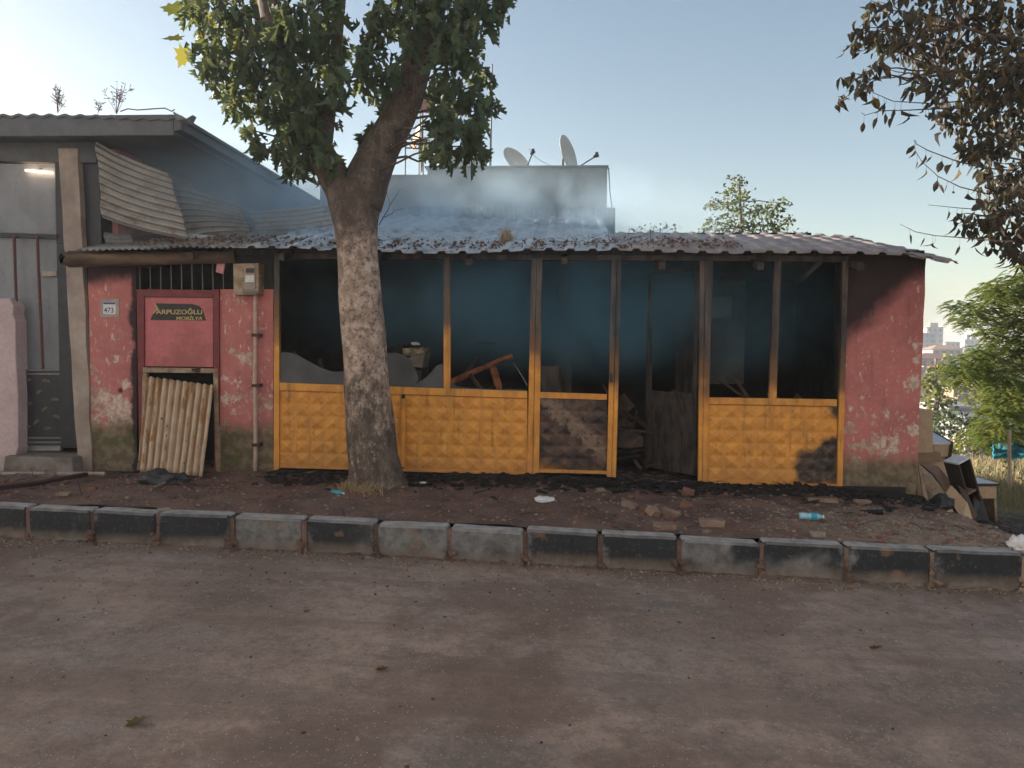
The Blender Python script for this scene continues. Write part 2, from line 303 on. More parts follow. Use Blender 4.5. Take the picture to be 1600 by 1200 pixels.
MT = dict(
 red=red_wall(), kerb=concrete_kerb(), road=road_mat(), soil=soil_mat(), bark=bark(),
 frame=yellow('scorched_yellow_steel', .98, 1.22),
 panel=yellow('yellow_embossed_steel', 2.5, 3.0, patches=[(tuple(P(1266, 732, 0)), .15, .24), (tuple(P(1302, 720, 0)), .20, .31), (tuple(P(1312, 640, 0)), .04, .16)]),
 burntpanel=yellow('charred_embossed_steel', 2.5, 3.0, char=1),
 char=simple('charred_wood', (.03, .024, .022), (.09, .07, .055), 14, .85, stretch=(1, 1, .3), bump=.8, bd=.02),
 charsteel=simple('charred_steel', (.035, .03, .028), (.12, .095, .075), 9, .7, bump=.5, stretch=(1, 1, .25)),
 cinderwood=simple('half_burnt_wood', (.030, .024, .022), (.14, .085, .055), 3.5, .85, bump=.8, bd=.02),
 timber=simple('weathered_timber', (.16, .105, .07), (.075, .05, .036), 8, .85, stretch=(.25, 1, 1), bump=.6, bd=.01),
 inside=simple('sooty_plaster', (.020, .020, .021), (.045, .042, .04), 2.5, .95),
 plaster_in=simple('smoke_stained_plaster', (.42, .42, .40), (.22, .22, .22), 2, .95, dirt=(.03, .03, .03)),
 maroon=simple('maroon_door_paint', (.20, .032, .034), (.13, .025, .026), 10, .5),
 pinkdoor=simple('faded_red_door_paint', (.54, .15, .155), (.47, .13, .135), 5, .5, dirt=(.30, .09, .08)),
 cream=simple('cream_steel_paint', (.42, .32, .22), (.28, .19, .12), 12, .6, dirt=(.12, .07, .04)),
 beige=simple('beige_plaster', (.42, .35, .30), (.34, .27, .22), 3, .9, dirt=(.2, .15, .12)),
 lilac=simple('lilac_plaster', (.56, .43, .43), (.48, .36, .35), 3, .9, dirt=(.42, .30, .20)),
 concrete=simple('old_concrete', (.26, .22, .19), (.16, .13, .11), 5, .9, bump=.6, bd=.01, dirt=(.09, .065, .05)),
 greywall=simple('grey_painted_wall', (.13, .135, .14), (.09, .092, .10), 2, .9),
 maroonwall=simple('sooty_maroon_wall', (.62, .30, .30), (.40, .19, .20), 2.2, .9, stretch=(1, 1, .25), dirt=(.06, .045, .05)),
 bluewall=simple('grey_blue_render', (.22, .23, .23), (.17, .18, .185), 1.4, .9, dirt=(.11, .115, .12)),
 zinc=simple('zinc_sheet', (.20, .20, .20), (.13, .13, .13), 4, .5, .3),
 roofdark=simple('dark_roof_sheet', (.13, .135, .145), (.09, .093, .10), 2, .6, dirt=(.06, .06, .065)),
 rustbar=simple('maroon_iron', (.13, .045, .04), (.08, .035, .03), 20, .6),
 darkdoor=simple('black_steel_door', (.018, .019, .023), (.03, .03, .036), 8, .4),
 ornament=simple('tarnished_ornament', (.14, .12, .09), (.07, .06, .05), 20, .5),
 curtain=simple('pale_glass_curtain', (.62, .62, .66), (.50, .50, .54), 2.5, .4, stretch=(2, 2, .3)),
 rooftile=roof_mat('faded_red_tile_sheet', (.36, .28, .25), (.27, .21, .19), (.42, .38, .34), 0, .45, .25),
 roofsilver=roof_mat('burnt_galvanised_tile_sheet', (.60, .62, .64), (.42, .43, .45), (.16, .12, .10), .35, .3, .6),
 roofrust=roof_mat('rusty_corrugated_roof', (.34, .33, .31), (.22, .19, .165), (.17, .10, .075), .1, .5, .45),
 galv=roof_mat('scorched_corrugated_iron', (.52, .50, .46), (.40, .37, .34), (.26, .19, .15), .1, .5, .2, wave=1),
 paint80=simple('white_render', (.79, .79, .79), (.73, .73, .73), 2, .9),
 white=simple('white_paint', (.75, .74, .72), (.62, .61, .6), 6, .5),
 black=simple('black_vinyl', (.014, .014, .014), (.02, .02, .02), 10, .4),
 gold=simple('gold_lettering', (.50, .36, .15), (.42, .30, .12), 10, .5),
 blueink=simple('blue_ink', (.05, .08, .25), (.04, .06, .2), 10, .5),
 glasspane=glass('dusty_glass', (.26, .28, .30), .3, .35),
 sootpane=glass('sooty_glass', (.05, .055, .055), .5, .86),
 shard=glass('smoked_glass_shard', (.095, .10, .105), .45, .80),
 meterglass=glass('meter_glass', (.5, .5, .45), .2, .4),
 laminate=simple('beige_laminate', (.58, .41, .27), (.52, .36, .23), 4, .6),
 brownboard=simple('brown_board', (.34, .21, .14), (.27, .16, .11), 5, .7),
 whitetop=simple('white_laminate', (.72, .74, .78), (.66, .68, .72), 5, .45),
 darkboard=simple('dark_burnt_board', (.035, .026, .022), (.06, .042, .032), 6, .6),
 brick=simple('rubble_brick', (.30, .215, .155), (.22, .14, .10), 9, .9, bump=.8, bd=.012, dirt=(.10, .07, .055)),
 clod=simple('mud_crumb', (.11, .08, .062), (.05, .037, .03), 9, .9),
 redbrick=simple('red_rubble', (.24, .11, .08), (.17, .08, .06), 9, .9, bump=.8, bd=.012),
 stone=simple('loose_stone', (.30, .25, .20), (.18, .14, .11), 9, .9),
 drystraw=simple('dry_straw', (.42, .30, .16), (.30, .21, .11), 20, .9),
 fieldgrass=simple('dry_field_grass', (.36, .28, .15), (.20, .19, .09), 1.5, .9),
 weed=simple('dry_weed', (.20, .11, .07), (.12, .07, .05), 20, .9),
 paper=simple('white_plastic', (.78, .76, .76), (.66, .64, .64), 12, .5),
 bluepet=simple('pale_blue_plastic', (.22, .50, .62), (.38, .60, .68), 20, .25),
 label=simple('turquoise_label', (.05, .38, .48), (.04, .30, .42), 20, .4),
 tarp=simple('blue_tarpaulin', (.03, .22, .30), (.02, .13, .19), 6, .5),
 blackbag=simple('black_plastic', (.03, .03, .032), (.055, .055, .058), 12, .4, bump=.8, bd=.01),
 pipe=simple('painted_pipe', (.52, .38, .31), (.42, .29, .24), 12, .5),
 steel=simple('rusty_dark_beam', (.055, .03, .026), (.085, .045, .035), 12, .7),
 orange=simple('charred_orange_foam', (.30, .10, .04), (.05, .03, .02), 7, .9),
 foam=simple('burnt_foam', (.42, .33, .20), (.03, .025, .02), 11, .95, bump=1.0, bd=.02),
 ash=simple('black_ash', (.012, .011, .011), (.03, .026, .024), 12, .95, bump=1.0, bd=.02),
 dish=simple('dish_white', (.55, .52, .47), (.48, .45, .40), 3, .5),
 dishpink=simple('dish_faded_red', (.55, .24, .20), (.48, .20, .17), 3, .5),
 dishorange=simple('dish_orange', (.60, .33, .16), (.5, .25, .12), 3, .5),
 mast=simple('galvanised_mast', (.16, .16, .16), (.12, .12, .12), 10, .5, .3),
 leafplane=leaf('wilted_plane_leaf', (.050, .084, .052), (.075, .115, .062), (.14, .145, .055), .35, (.30, .26, .03)),
 leafbacklit=leaf('backlit_plane_leaf', (.10, .15, .025), (.15, .18, .03), (.20, .18, .03), .4),  # backlight of the upper left leaves, painted in as a yellow green leaf colour
 leafbrown=leaf('withered_brown_leaf', (.036, .034, .032), (.062, .050, .040), (.15, .10, .04), .25, (.26, .20, .03)),
 leafpinnate=leaf('pinnate_leaf', (.13, .20, .045), (.20, .25, .055), (.34, .32, .08), .5),
 leafbush=leaf('bush_leaf', (.09, .12, .03), (.15, .16, .035), (.24, .21, .06), .4),
 leafroof=leaf('small_tree_leaf', (.07, .10, .035), (.09, .12, .04), (.16, .15, .05), .45),
 leaffar=leaf('far_leaf', (.035, .06, .03), (.05, .075, .035), (.08, .09, .04), .2),
 leafyellow=leaf('fallen_yellow_leaf', (.38, .28, .04), (.35, .22, .05), (.3, .16, .05), .2),
 leafdead=leaf('fallen_brown_leaf', (.07, .05, .02), (.09, .07, .02), (.1, .08, .02), .2),
 cityA=simple('city_cream', (.36, .25, .17), (.32, .22, .15), .3, .9),
 cityB=simple('city_white', (.30, .295, .30), (.25, .25, .26), .3, .9),
 cityR=simple('city_red_roof', (.30, .10, .065), (.25, .085, .06), .3, .8),
 cityO=simple('city_orange', (.50, .24, .13), (.45, .22, .12), .3, .8),
 cityG=simple('city_grey', (.22, .23, .25), (.18, .19, .21), .3, .8),
 cityW=simple('city_window', (.06, .07, .09), (.08, .09, .1), 1, .3),
 hill=simple('far_land', (.09, .10, .05), (.17, .14, .08), .04, 1.0),
)

# ---------------------------------------------------------------- mesh builder
class MB:
    def __init__(s): s.v = []; s.f = []; s.t = []
    def add(s, vs, fs, tint=None):
        o = len(s.v); s.v += [tuple(v) for v in vs]; s.f += [tuple(o+i for i in f) for f in fs]
        if tint is not None: s.t += [tint]*len(vs)
        return s
    def hexa(s, fr, bk):
        """fr, bk: four corners each (TL,TR,BR,BL)"""
        return s.add(list(fr)+list(bk), [(3, 2, 1, 0), (4, 5, 6, 7), (0, 1, 5, 4), (1, 2, 6, 5), (2, 3, 7, 6), (3, 0, 4, 7)])
    def box(s, c, d, rot=None):
        c = Vector(c); x, y, z = d[0]/2, d[1]/2, d[2]/2
        vs = [Vector(p) for p in ((-x, -y, z), (x, -y, z), (x, -y, -z), (-x, -y, -z), (-x, y, z), (x, y, z), (x, y, -z), (-x, y, -z))]
        if rot is not None:
            e = rot if isinstance(rot, Matrix) else Matrix.Rotation(rot[2], 3, 'Z') @ Matrix.Rotation(rot[1], 3, 'Y') @ Matrix.Rotation(rot[0], 3, 'X')
            vs = [e@p for p in vs]
        vs = [p+c for p in vs]
        return s.hexa(vs[:4], vs[4:])
    def pbox(s, corners, yf, depth):
        fr = [P(a, b, yf) for a, b in corners]
        return s.hexa(fr, [p+Vector((0, depth, 0)) for p in fr])
    def ppoly(s, pts, yf, depth):
        fr = [P(a, b, yf) for a, b in pts]; n = len(fr)
        bk = [p+Vector((0, depth, 0)) for p in fr]
        fs = [tuple(reversed(range(n))), tuple(range(n, 2*n))]+[(i, (i+1) % n, n+(i+1) % n, n+i) for i in range(n)]
        return s.add(fr+bk, fs)
    def poly3(s, pts, off):
        n = len(pts); off = Vector(off); pts = [Vector(p) for p in pts]
        return s.add(pts+[p+off for p in pts], [tuple(reversed(range(n))), tuple(range(n, 2*n))]+[(i, (i+1) % n, n+(i+1) % n, n+i) for i in range(n)])
    def grid(s, fn, nu, nv, thick=None):
        vs = [Vector(fn(i/nu, j/nv)) for j in range(nv+1) for i in range(nu+1)]
        q = nu+1
        fs = [(j*q+i, j*q+i+1, (j+1)*q+i+1, (j+1)*q+i) for j in range(nv) for i in range(nu)]
        if thick is None: return s.add(vs, fs)
        th = Vector(thick); n = len(vs)
        vs2 = [v+th for v in vs]
        fs2 = [tuple(reversed([n+k for k in f])) for f in fs]
        rim = [i for i in range(q)]+[j*q+nu for j in range(1, nv+1)]+[nv*q+i for i in range(nu-1, -1, -1)]+[j*q for j in range(nv-1, 0, -1)]
        fr = [(rim[k], rim[(k+1) % len(rim)], n+rim[(k+1) % len(rim)], n+rim[k]) for k in range(len(rim))]
        return s.add(vs+vs2, fs+fs2+[tuple(reversed(f)) for f in fr])
    def tube(s, pts, rad, n=8, tint=None, jitter=0, cap=True):
        pts = [Vector(p) for p in pts]; vs = []; fs = []
        if isinstance(rad, (int, float)): rad = [rad]*len(pts)
        ref = Vector((.31, .93, .17))
        for k, p in enumerate(pts):
            d = (pts[min(k+1, len(pts)-1)]-pts[max(k-1, 0)]).normalized()
            a = d.cross(ref).normalized(); b = d.cross(a)
            for i in range(n):
                an = 2*math.pi*i/n; r_ = rad[k]*(1+(jitter*n3(p.x*3+math.cos(an)*2, p.z*2.2, math.sin(an)*2+p.y) if jitter else 0))
                vs.append(p+a*math.cos(an)*r_+b*math.sin(an)*r_)
        for k in range(len(pts)-1):
            for i in range(n):
                j = (i+1) % n; fs.append((k*n+i, k*n+j, (k+1)*n+j, (k+1)*n+i))
        if cap: fs += [tuple(reversed(range(n))), tuple(range((len(pts)-1)*n, len(pts)*n))]
        return s.add(vs, fs, tint)
    def lathe(s, prof, c, axis='Z', n=20, rot=None):
        vs = []; fs = []; c = Vector(c)
        for r_, h in prof:
            for i in range(n):
                a = 2*math.pi*i/n; p = Vector((r_*math.cos(a), r_*math.sin(a), h))
                if rot is not None: p = rot@p
                vs.append(p+c)
        for k in range(len(prof)-1):
            for i in range(n):
                j = (i+1) % n; fs.append((k*n+i, k*n+j, (k+1)*n+j, (k+1)*n+i))
        return s.add(vs, fs)
    def rock(s, c, r_, sq=(1, 1, 1), rot=0, seed=0, sub=1, amp=.35):
        bm = bmesh.new(); bmesh.ops.create_icosphere(bm, subdivisions=sub, radius=1)
        e = Matrix.Rotation(rot, 3, 'Z'); c = Vector(c)
        vs = [c+e@Vector((v.co.x*r_*sq[0], v.co.y*r_*sq[1], v.co.z*r_*sq[2]))*(1+amp*n3(v.co.x*1.7+seed, v.co.y*1.7, v.co.z*1.7+seed*.3)) for v in bm.verts]
        fs = [tuple(v.index for v in f.verts) for f in bm.faces]; bm.free()
        return s.add(vs, fs)
    def build(s, name, mat, parent=None, bevel=0, smooth=False):
        me = bpy.data.meshes.new(name); me.from_pydata(s.v, [], s.f); me.validate()
        if s.t and len(s.t) == len(s.v):
            at = me.attributes.new('tint', 'FLOAT', 'POINT'); at.data.foreach_set('value', s.t)
        me.materials.append(MT[mat] if isinstance(mat, str) else mat)
        if smooth: me.polygons.foreach_set('use_smooth', [True]*len(me.polygons))
        o = bpy.data.objects.new(name, me); COL.objects.link(o)
        if parent is not None: place(o, parent)
        if bevel:
            b = o.modifiers.new('bevel', 'BEVEL'); b.width = bevel; b.segments = 2; b.limit_method = 'ANGLE'; b.angle_limit = R(40)
        return o
WORLD = {}
def place(o, parent):
    """parent keeping the mesh where it was modelled (world coordinates)"""
    o.parent = parent
    loc = WORLD.get(parent.name)
    if loc is None: loc = Vector((0, 0, 0))
    o.location = -loc
    WORLD[o.name] = Vector((0, 0, 0))+loc-loc
def tag(o, label=None, cat=None, group=None, kind=None):
    if label: o['label'] = label
    if cat: o['category'] = cat
    if group: o['group'] = group
    if kind: o['kind'] = kind
    return o
def empty(name, loc, label, cat, group=None):
    e = bpy.data.objects.new(name, None); e.empty_display_size = .2; COL.objects.link(e); e.location = loc
    WORLD[e.name] = Vector(loc)
    return tag(e, label, cat, group)
def thing(mb, name, mat, label, cat, group=None, bevel=0, smooth=False, kind=None):
    return tag(mb.build(name, mat, None, bevel, smooth), label, cat, group, kind)
def text_mesh(txt, size, mat, name, parent, origin, xdir=(1, 0, 0), updir=(0, 0, 1), bold=.0, width=None, shear=0, extrude=.0008):
    cu = bpy.data.curves.new(name, 'FONT'); cu.body = txt; cu.size = size; cu.offset = bold; cu.extrude = extrude; cu.shear = shear
    to = bpy.data.objects.new('tmp', cu); COL.objects.link(to)
    dg = bpy.context.evaluated_depsgraph_get(); dg.update()
    me = bpy.data.meshes.new_from_object(to.evaluated_get(dg)); bpy.data.objects.remove(to)
    X = Vector(xdir).normalized(); U = Vector(updir).normalized(); N = X.cross(U)
    xs = [v.co.x for v in me.vertices]; k = 1
    if width and xs: k = width/(max(xs)-min(xs))
    x0 = min(xs) if xs else 0
    for v in me.vertices:
        c = v.co.copy(); v.co = Vector(origin)+X*((c.x-x0)*k)+U*c.y+N*c.z
    me.materials.clear(); me.materials.append(MT[mat])
    o = bpy.data.objects.new(name, me); COL.objects.link(o); place(o, parent)
    return o

# ================================================================ THE SETTING
def sheet(name, mat, xs, ys, zf):
    mb = MB(); vs = [(x, y, zf(x, y)) for y in ys for x in xs]; q = len(xs)
    mb.add(vs, [(j*q+i, j*q+i+1, (j+1)*q+i+1, (j+1)*q+i) for j in range(len(ys)-1) for i in range(len(xs)-1)])
    return tag(mb.build(name, mat, smooth=True), kind='structure')
def rng(a, b, st):
    n = max(1, int(round((b-a)/st))); return [a+(b-a)*i/n for i in range(n+1)]
def z_ground(x, y):
    z = z_true(x, y) if y > -2.45 else z_road(x, y)
    if -16.5 < x < 13.5 and -2.3 < y < 5.7: z -= .25
    if y <= -2.3: z = z_road(x, -2.6)-.30
    if y > 26:    # rolling, rising town hills beyond the valley
        z += 1.2*n3(x*.01, y*.01)*sstep(30, 120, y)
    return z
xs = [-1200, -700, -350, -180, -90, -50, -30]+rng(-20, 20, .8)+rng(22, 60, 4)+rng(70, 300, 12)+[350, 450, 600, 900, 1200]
ys = [-400, -300, -120, -60, -40]+rng(-30, -3, 3)+[-2.45, -2.4, -2.3]+rng(-2, 30, .8)+rng(32, 110, 5)+rng(120, 600, 18)+[700, 900, 1100]
sheet('ground', 'hill', xs, ys, z_ground)
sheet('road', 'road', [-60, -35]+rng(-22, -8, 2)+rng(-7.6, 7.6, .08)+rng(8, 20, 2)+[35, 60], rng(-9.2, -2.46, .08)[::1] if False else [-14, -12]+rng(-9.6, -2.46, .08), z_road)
def z_verge(x, y): return z_true(x, y)+.004 + (.035*max(0, n3(x*3.1, y*3.1, 8))*sstep(-2.4, -1.8, y) + .02*n3(x*9, y*9, 3)*sstep(-2.4, -2.1, y))
sheet('pavement', 'soil', [-17, -14, -11, -9]+rng(-7.6, 7.6, .05)+rng(8, 14, .3), rng(-2.45, 1.0, .05)+rng(1.2, 6, .3), z_verge)

# kerb blocks
JX = [-170, -60, 45, 145, 247, 362, 475, 588, 702, 820, 938, 1062, 1190, 1323, 1457, 1601, 1760]
KL = ['grey kerb block out at the far left end of the kerb row',
 'pale grey kerb block at the left edge, in front of the rusty steel beam',
 'kerb block with a diagonal black smear, below the end of the rusty beam',
 'kerb block with a dark blue-black band, left of the one below the leaning corrugated sheet',
 'kerb block below the leaning corrugated sheet, light grey with a broken pale line',
 'kerb block below the meter pipe, dark top band and rusty blotch',
 'kerb block in front of the crushed blue bottle, pale with peeling lower half',
 'kerb block directly in front of the plane tree trunk, with a square black patch',
 'kerb block right of the tree trunk, with an orange stain beside its black patch',
 'almost wholly black kerb block in front of the crumpled white bag',
 'dark grey kerb block in front of the flat pale brick',
 'kerb block in front of the open doorway with an orange streak near its right end',
 'black kerb block in front of the lying water bottle',
 'kerb block in front of the pale gravel patch, light brown flecks',
 'long smooth grey kerb block at the right edge of the street',
 'grey kerb block past the right edge, by the crumpled white ball']
for k in range(len(JX)-1):
    a = P(JX[k], 860, -2.6).x+.016; b = P(JX[k+1], 860, -2.6).x-.016; mb = MB()
    n = 10; prof = [(-2.605, -.5), (-2.60, -.02), (-2.585, 0), (-2.45, .0), (-2.43, -.02), (-2.42, -.5)]
    dz = rnd.uniform(-.010, .010); tilt = rnd.uniform(-.018, .018); yo = rnd.uniform(-.018, .018)
    cuts = [a, a+.015]+[a+.015+(b-a-.03)*i/n for i in range(1, n)]+[b-.015, b]
    vs = []
    for i, x in enumerate(cuts):
        e = .012 if i in (0, len(cuts)-1) else 0
        for (y, z) in prof:
            zz = z_kerb(x)+dz+tilt*(x-a)+z-(e if z > -.1 else 0)
            yy = y+(e if y < -2.5 else -e)+yo+.004*n3(x*6, y*5+k, z*6)
            vs.append((x+.004*n3(y*9, z*9, k), yy, zz+.004*n3(x*7, y*9, k)))
    q = len(prof)
    fs = [(i*q+j, (i+1)*q+j, (i+1)*q+j+1, i*q+j+1) for i in range(len(cuts)-1) for j in range(q-1)]
    fs += [tuple(range(q)), tuple((len(cuts)-1)*q+j for j in reversed(range(q)))]
    mb.add(vs, fs)
    # two or three rings more on the face so it can weather
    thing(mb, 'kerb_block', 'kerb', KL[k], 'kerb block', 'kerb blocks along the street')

q = MB()
for k in range(len(JX)-1):
    x = P(JX[k], 860, -2.6).x
    for j in range(9):
        q.rock((x+rnd.gauss(0, .02), -2.615-abs(rnd.gauss(0, .025)), z_road(x, -2.6)+rnd.uniform(-.01, .10)*(1 if j < 5 else .2)), rnd.uniform(.015, .035), (1, .8, .8), j, k*7+j, 1, .6)
    q.box((x, -2.56, z_kerb(x)-.15), (.04, .07, .26))
for k in range(420):
    x = rnd.uniform(-6, 5.2); q.rock((x, -2.61-abs(rnd.gauss(0, .03)), z_road(x, -2.6)+rnd.uniform(-.01, .008)), rnd.uniform(.008, .03), (1.6, 1, .5), k, k, 1, .6)
tag(q.build('kerb_dirt', 'soil'), 'brown dirt washed against the foot and joints of the kerb', 'dirt', kind='stuff')

# ================================================================ THE BURNT SHOP
shop = empty('burnt_shop', (0, 0, 0), 'low burnt out shop with red walls, yellow steel shopfront and smoke blackened windows', 'shop')
def part(mb, name, mat, label=None, parent=shop, bevel=0, smooth=False):
    o = mb.build(name, mat, parent, bevel, smooth)
    if label: o['label'] = label
    return o
# walls
def wallgrid(mb, pts, y0, depth, nu=14, nv=24, amp=.008):
    tl, tr, br, bl = [P(a, b, y0) for a, b in pts]
    def fn(u, v):
        p = (tl*(1-u)+tr*u)*(1-v)+(bl*(1-u)+br*u)*v
        e = amp*n3(p.x*2.3, p.z*2.3, 5)+amp*.4*n3(p.x*9, p.z*9, 1)
        ex = .012*n3(p.z*4, u*3, 9) if u in (0, 1) else 0
        return (p.x+ex, p.y+e, p.z)
    mb.grid(fn, nu, nv, (0, depth, 0)); return mb
part(wallgrid(MB(), [(137, 398), (212, 398), (215, 745), (144, 750)], 0, .22), 'wall', 'red', 'red wall pier with house number')
part(wallgrid(MB(), [(343, 452), (427, 452), (427, 748), (344, 748)], 0, .22), 'wall', 'red', 'red wall pier behind the meter pipe')
part(wallgrid(MB(), [(212, 398), (250, 398), (250, 416), (213, 416)], 0, .2, 6, 4), 'wall', 'red')
part(wallgrid(MB(), [(366, 398), (427, 398), (427, 454), (366, 454)], .003, .2, 6, 4), 'wall', 'inside')
rw = part(wallgrid(MB(), [(1317, 398), (1447, 402), (1432, 774), (1313, 764)], 0, .24, 26, 60, .012), 'wall', 'red', 'red end wall with diagonal soot and peeling paint')
XR = P(1440, 600, 0).x; XL = P(140, 600, 0).x
m_ = MB(); m_.poly3([(XR-.2, .26, -.2), (XR-.2, 3.85, -.2), (XR-.2, 3.85, 2.50), (XR-.2, 1.75, 2.93), (XR-.2, .26, 2.56)], (.2, 0, 0)); part(m_, 'side_wall', 'red')
m_ = MB(); m_.box((XL+.12, 2.05, 1.25), (.2, 3.62, 2.7)); part(m_, 'side_wall', 'inside')
# back wall with a small window opening
bw = P(1111, 462, 3.8); bw2 = P(1147, 497, 3.8); wx0, wx1, wz0, wz1 = bw.x, bw2.x, bw2.z, bw.z
m_ = MB()
m_.box(((XL+wx0)/2, 3.95, 1.6), (wx0-XL, .2, 3.5)); m_.box(((XR+wx1)/2, 3.95, 1.6), (XR-wx1, .2, 3.5))
m_.box(((wx0+wx1)/2, 3.95, (wz0-.15)/2), (wx1-wx0, .19, wz0+.15)); m_.box(((wx0+wx1)/2, 3.95, (wz1+3.35)/2), (wx1-wx0, .19, 3.35-wz1))
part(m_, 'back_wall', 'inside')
m_ = MB(); m_.box(((wx0+wx1)/2, 3.95, (wz0+wz1)/2), (wx1-wx0, .012, wz1-wz0)); part(m_, 'window_pane', 'sootpane')
m_ = MB(); m_.pbox([(1110, 430), (1163, 432), (1160, 600), (1110, 610)], 3.7, .05); 
# pale patch of inner plaster, with the window cut round it
m_ = MB()
for q in ([(1096, 428), (1166, 428), (1166, 460), (1096, 460)], [(1149, 460), (1166, 460), (1164, 498), (1149, 498)], [(1096, 498), (1164, 498), (1162, 600), (1096, 600)]):
    m_.pbox(q, 3.80, .045)
part(m_, 'inner_plaster', 'plaster_in', 'smoke stained pale wall patch round the back window')
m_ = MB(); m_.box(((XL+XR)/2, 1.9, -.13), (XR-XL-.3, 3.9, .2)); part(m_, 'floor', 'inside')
m_ = MB(); m_.pbox([(868, 405), (893, 405), (893, 640), (868, 640)], 2.2, .3); part(m_, 'inner_column', 'charsteel')
m_ = MB(); m_.pbox([(1056, 428), (1100, 428), (1100, 640), (1056, 640)], 2.9, .1); part(m_, 'inner_partition', 'charsteel')
# plinth of rough stones under the shopfront
m_ = MB()
for k in range(70):
    x = -3.3+7.35*k/70+rnd.uniform(-.04, .04); zb = interp(x, BASE)
    m_.rock((x, -.01+rnd.uniform(-.06, .05), zb-.035+rnd.uniform(-.02, .01)), rnd.uniform(.05, .10), (1.3, .8, .5), rnd.uniform(0, 3), k, 2, .6)
part(m_, 'plinth', 'concrete')
m_ = MB(); m_.pbox([(1313, 764), (1433, 774), (1436, 806), (1313, 800)], -.035, .3); part(m_, 'foundation', 'concrete')
# steel shopfront: posts, rails
YF = -.035
def bar(c, name='post', mat='frame', d=.055, yf=YF): return part(MB().pbox(c, yf, d), name, mat, bevel=.004)
bar([(428, 402), (436.5, 402), (436, 735), (427.5, 735)])
bar([(693, 402), (704, 402), (703.5, 609), (693, 608.6)], 'mullion')
bar([(627, 623), (633, 623), (632, 730), (627, 730)], 'mullion')
bar([(830, 403), (838.5, 403), (832, 741), (823.5, 741)]); bar([(839, 403), (847.5, 403), (842, 743), (832.6, 742)], yf=YF-.006)
bar([(956, 405), (964, 405), (955.5, 746), (948, 745)]); bar([(964.5, 405), (972, 405), (962.5, 748), (956, 747)], yf=YF-.006)
bar([(1093.5, 407), (1102, 407), (1097, 753), (1091, 753)]); bar([(1102.5, 407), (1114.5, 407), (1104.5, 753), (1097.5, 753)], yf=YF-.006)
bar([(1209.5, 408), (1221, 408), (1213.5, 624), (1201.5, 623.6)], 'mullion')
bar([(1317, 408), (1326, 408), (1316.5, 764), (1308, 763)])
bar([(436.8, 598), (823.8, 611.5), (823.8, 622.5), (436.8, 610)], 'rail'); bar([(436.8, 726), (823.4, 738.5), (823.2, 742.5), (436.8, 731)], 'rail')
bar([(842.8, 612.5), (948.5, 616), (948.5, 625), (842.8, 622)], 'rail'); bar([(842.3, 733), (948, 736.5), (948, 741), (842.3, 738.5)], 'rail')
bar([(1105.5, 621), (1308, 624), (1308, 635), (1105.5, 631.5)], 'rail'); bar([(1104.8, 750), (1308, 757.5), (1308, 763), (1104.8, 756)], 'rail')
bar([(832, 743), (1091, 754), (1091, 760), (832, 747.5)], 'threshold', 'timber')
bar([(428, 396), (1326, 400), (1326, 409), (428, 404)], 'lintel', 'charsteel', .09, -.03)
# fascia beam above it
part(MB().pbox([(365, 388), (1445, 391), (1445, 400), (365, 399)], .03, .12), 'fascia', 'char', bevel=.005)
# embossed panels
def emboss(c, nc, nr, yf, h=.020):
    tl, tr, br, bl = [P(a, b, yf) for a, b in c]; mb = MB()
    def at(u, v): return (tl*(1-u)+tr*u)*(1-v)+(bl*(1-u)+br*u)*v
    for j in range(nr):
        for i in range(nc):
            u0_, u1_, v0, v1 = i/nc, (i+1)/nc, j/nr, (j+1)/nr
            gu, gv = .06/nc, .06/nr
            A, B, C_, D = at(u0_+gu, v0+gv), at(u1_-gu, v0+gv), at(u1_-gu, v1-gv), at(u0_+gu, v1-gv)
            jj = 0.004*n3(i*.7+tl.x*3, j*.6)
            t = at((u0_+u1_)/2, v0+(v1-v0)*.5)+Vector((0, -h+jj, 0))
            mb.add([A, B, C_, D, t], [(1, 0, 4), (2, 1, 4), (3, 2, 4), (0, 3, 4)])
    for j in range(nr+1):   # flat strips of sheet between the pyramids
        pass
    e = Vector((0, .004, 0)); mb.add([tl+e*.1, tr+e*.1, br+e*.1, bl+e*.1], [(3, 2, 1, 0)])
    b = Vector((0, .02, 0)); mb.add([tl+b, tr+b, br+b, bl+b], [(0, 1, 2, 3)])
    return mb
part(emboss([(436.8, 610.5), (627, 616), (627, 732), (436.8, 726)], 8, 6, YF+.03), 'panel', 'panel', 'yellow embossed panel left of the tree')
part(emboss([(633, 617), (824, 623), (824, 738), (632, 732)], 8, 6, YF+.03), 'panel', 'panel', 'yellow embossed panel right of the tree')
part(emboss([(842.8, 622.5), (948, 625.5), (948, 736), (842, 733)], 4, 6, YF+.03), 'panel', 'burntpanel', 'charred embossed panel with peeled diagonal')
part(emboss([(1105.5, 632), (1308, 635.5), (1308, 757), (1105, 750)], 8, 6, YF+.03), 'panel', 'panel', 'yellow embossed panel with burnt lower corner')
# glass shards left in the frame
for k, pts in enumerate([[(437, 551), (447, 550), (462, 553), (480, 563), (500, 574), (520, 581), (536, 580), (548, 588), (548, 602), (437, 598.5)],
    [(596, 553), (620, 551), (633, 556), (643, 563), (650, 580), (654, 592), (648, 601), (660, 594), (671, 585), (682, 571), (692, 568), (692.5, 608), (596, 604)],
    [(704.5, 597), (712, 603), (730, 606), (770, 608), (823, 609), (823, 611.5), (704.5, 609)]]):
    part(MB().ppoly(pts, YF+.03, .005), 'glass_shard', 'shard')
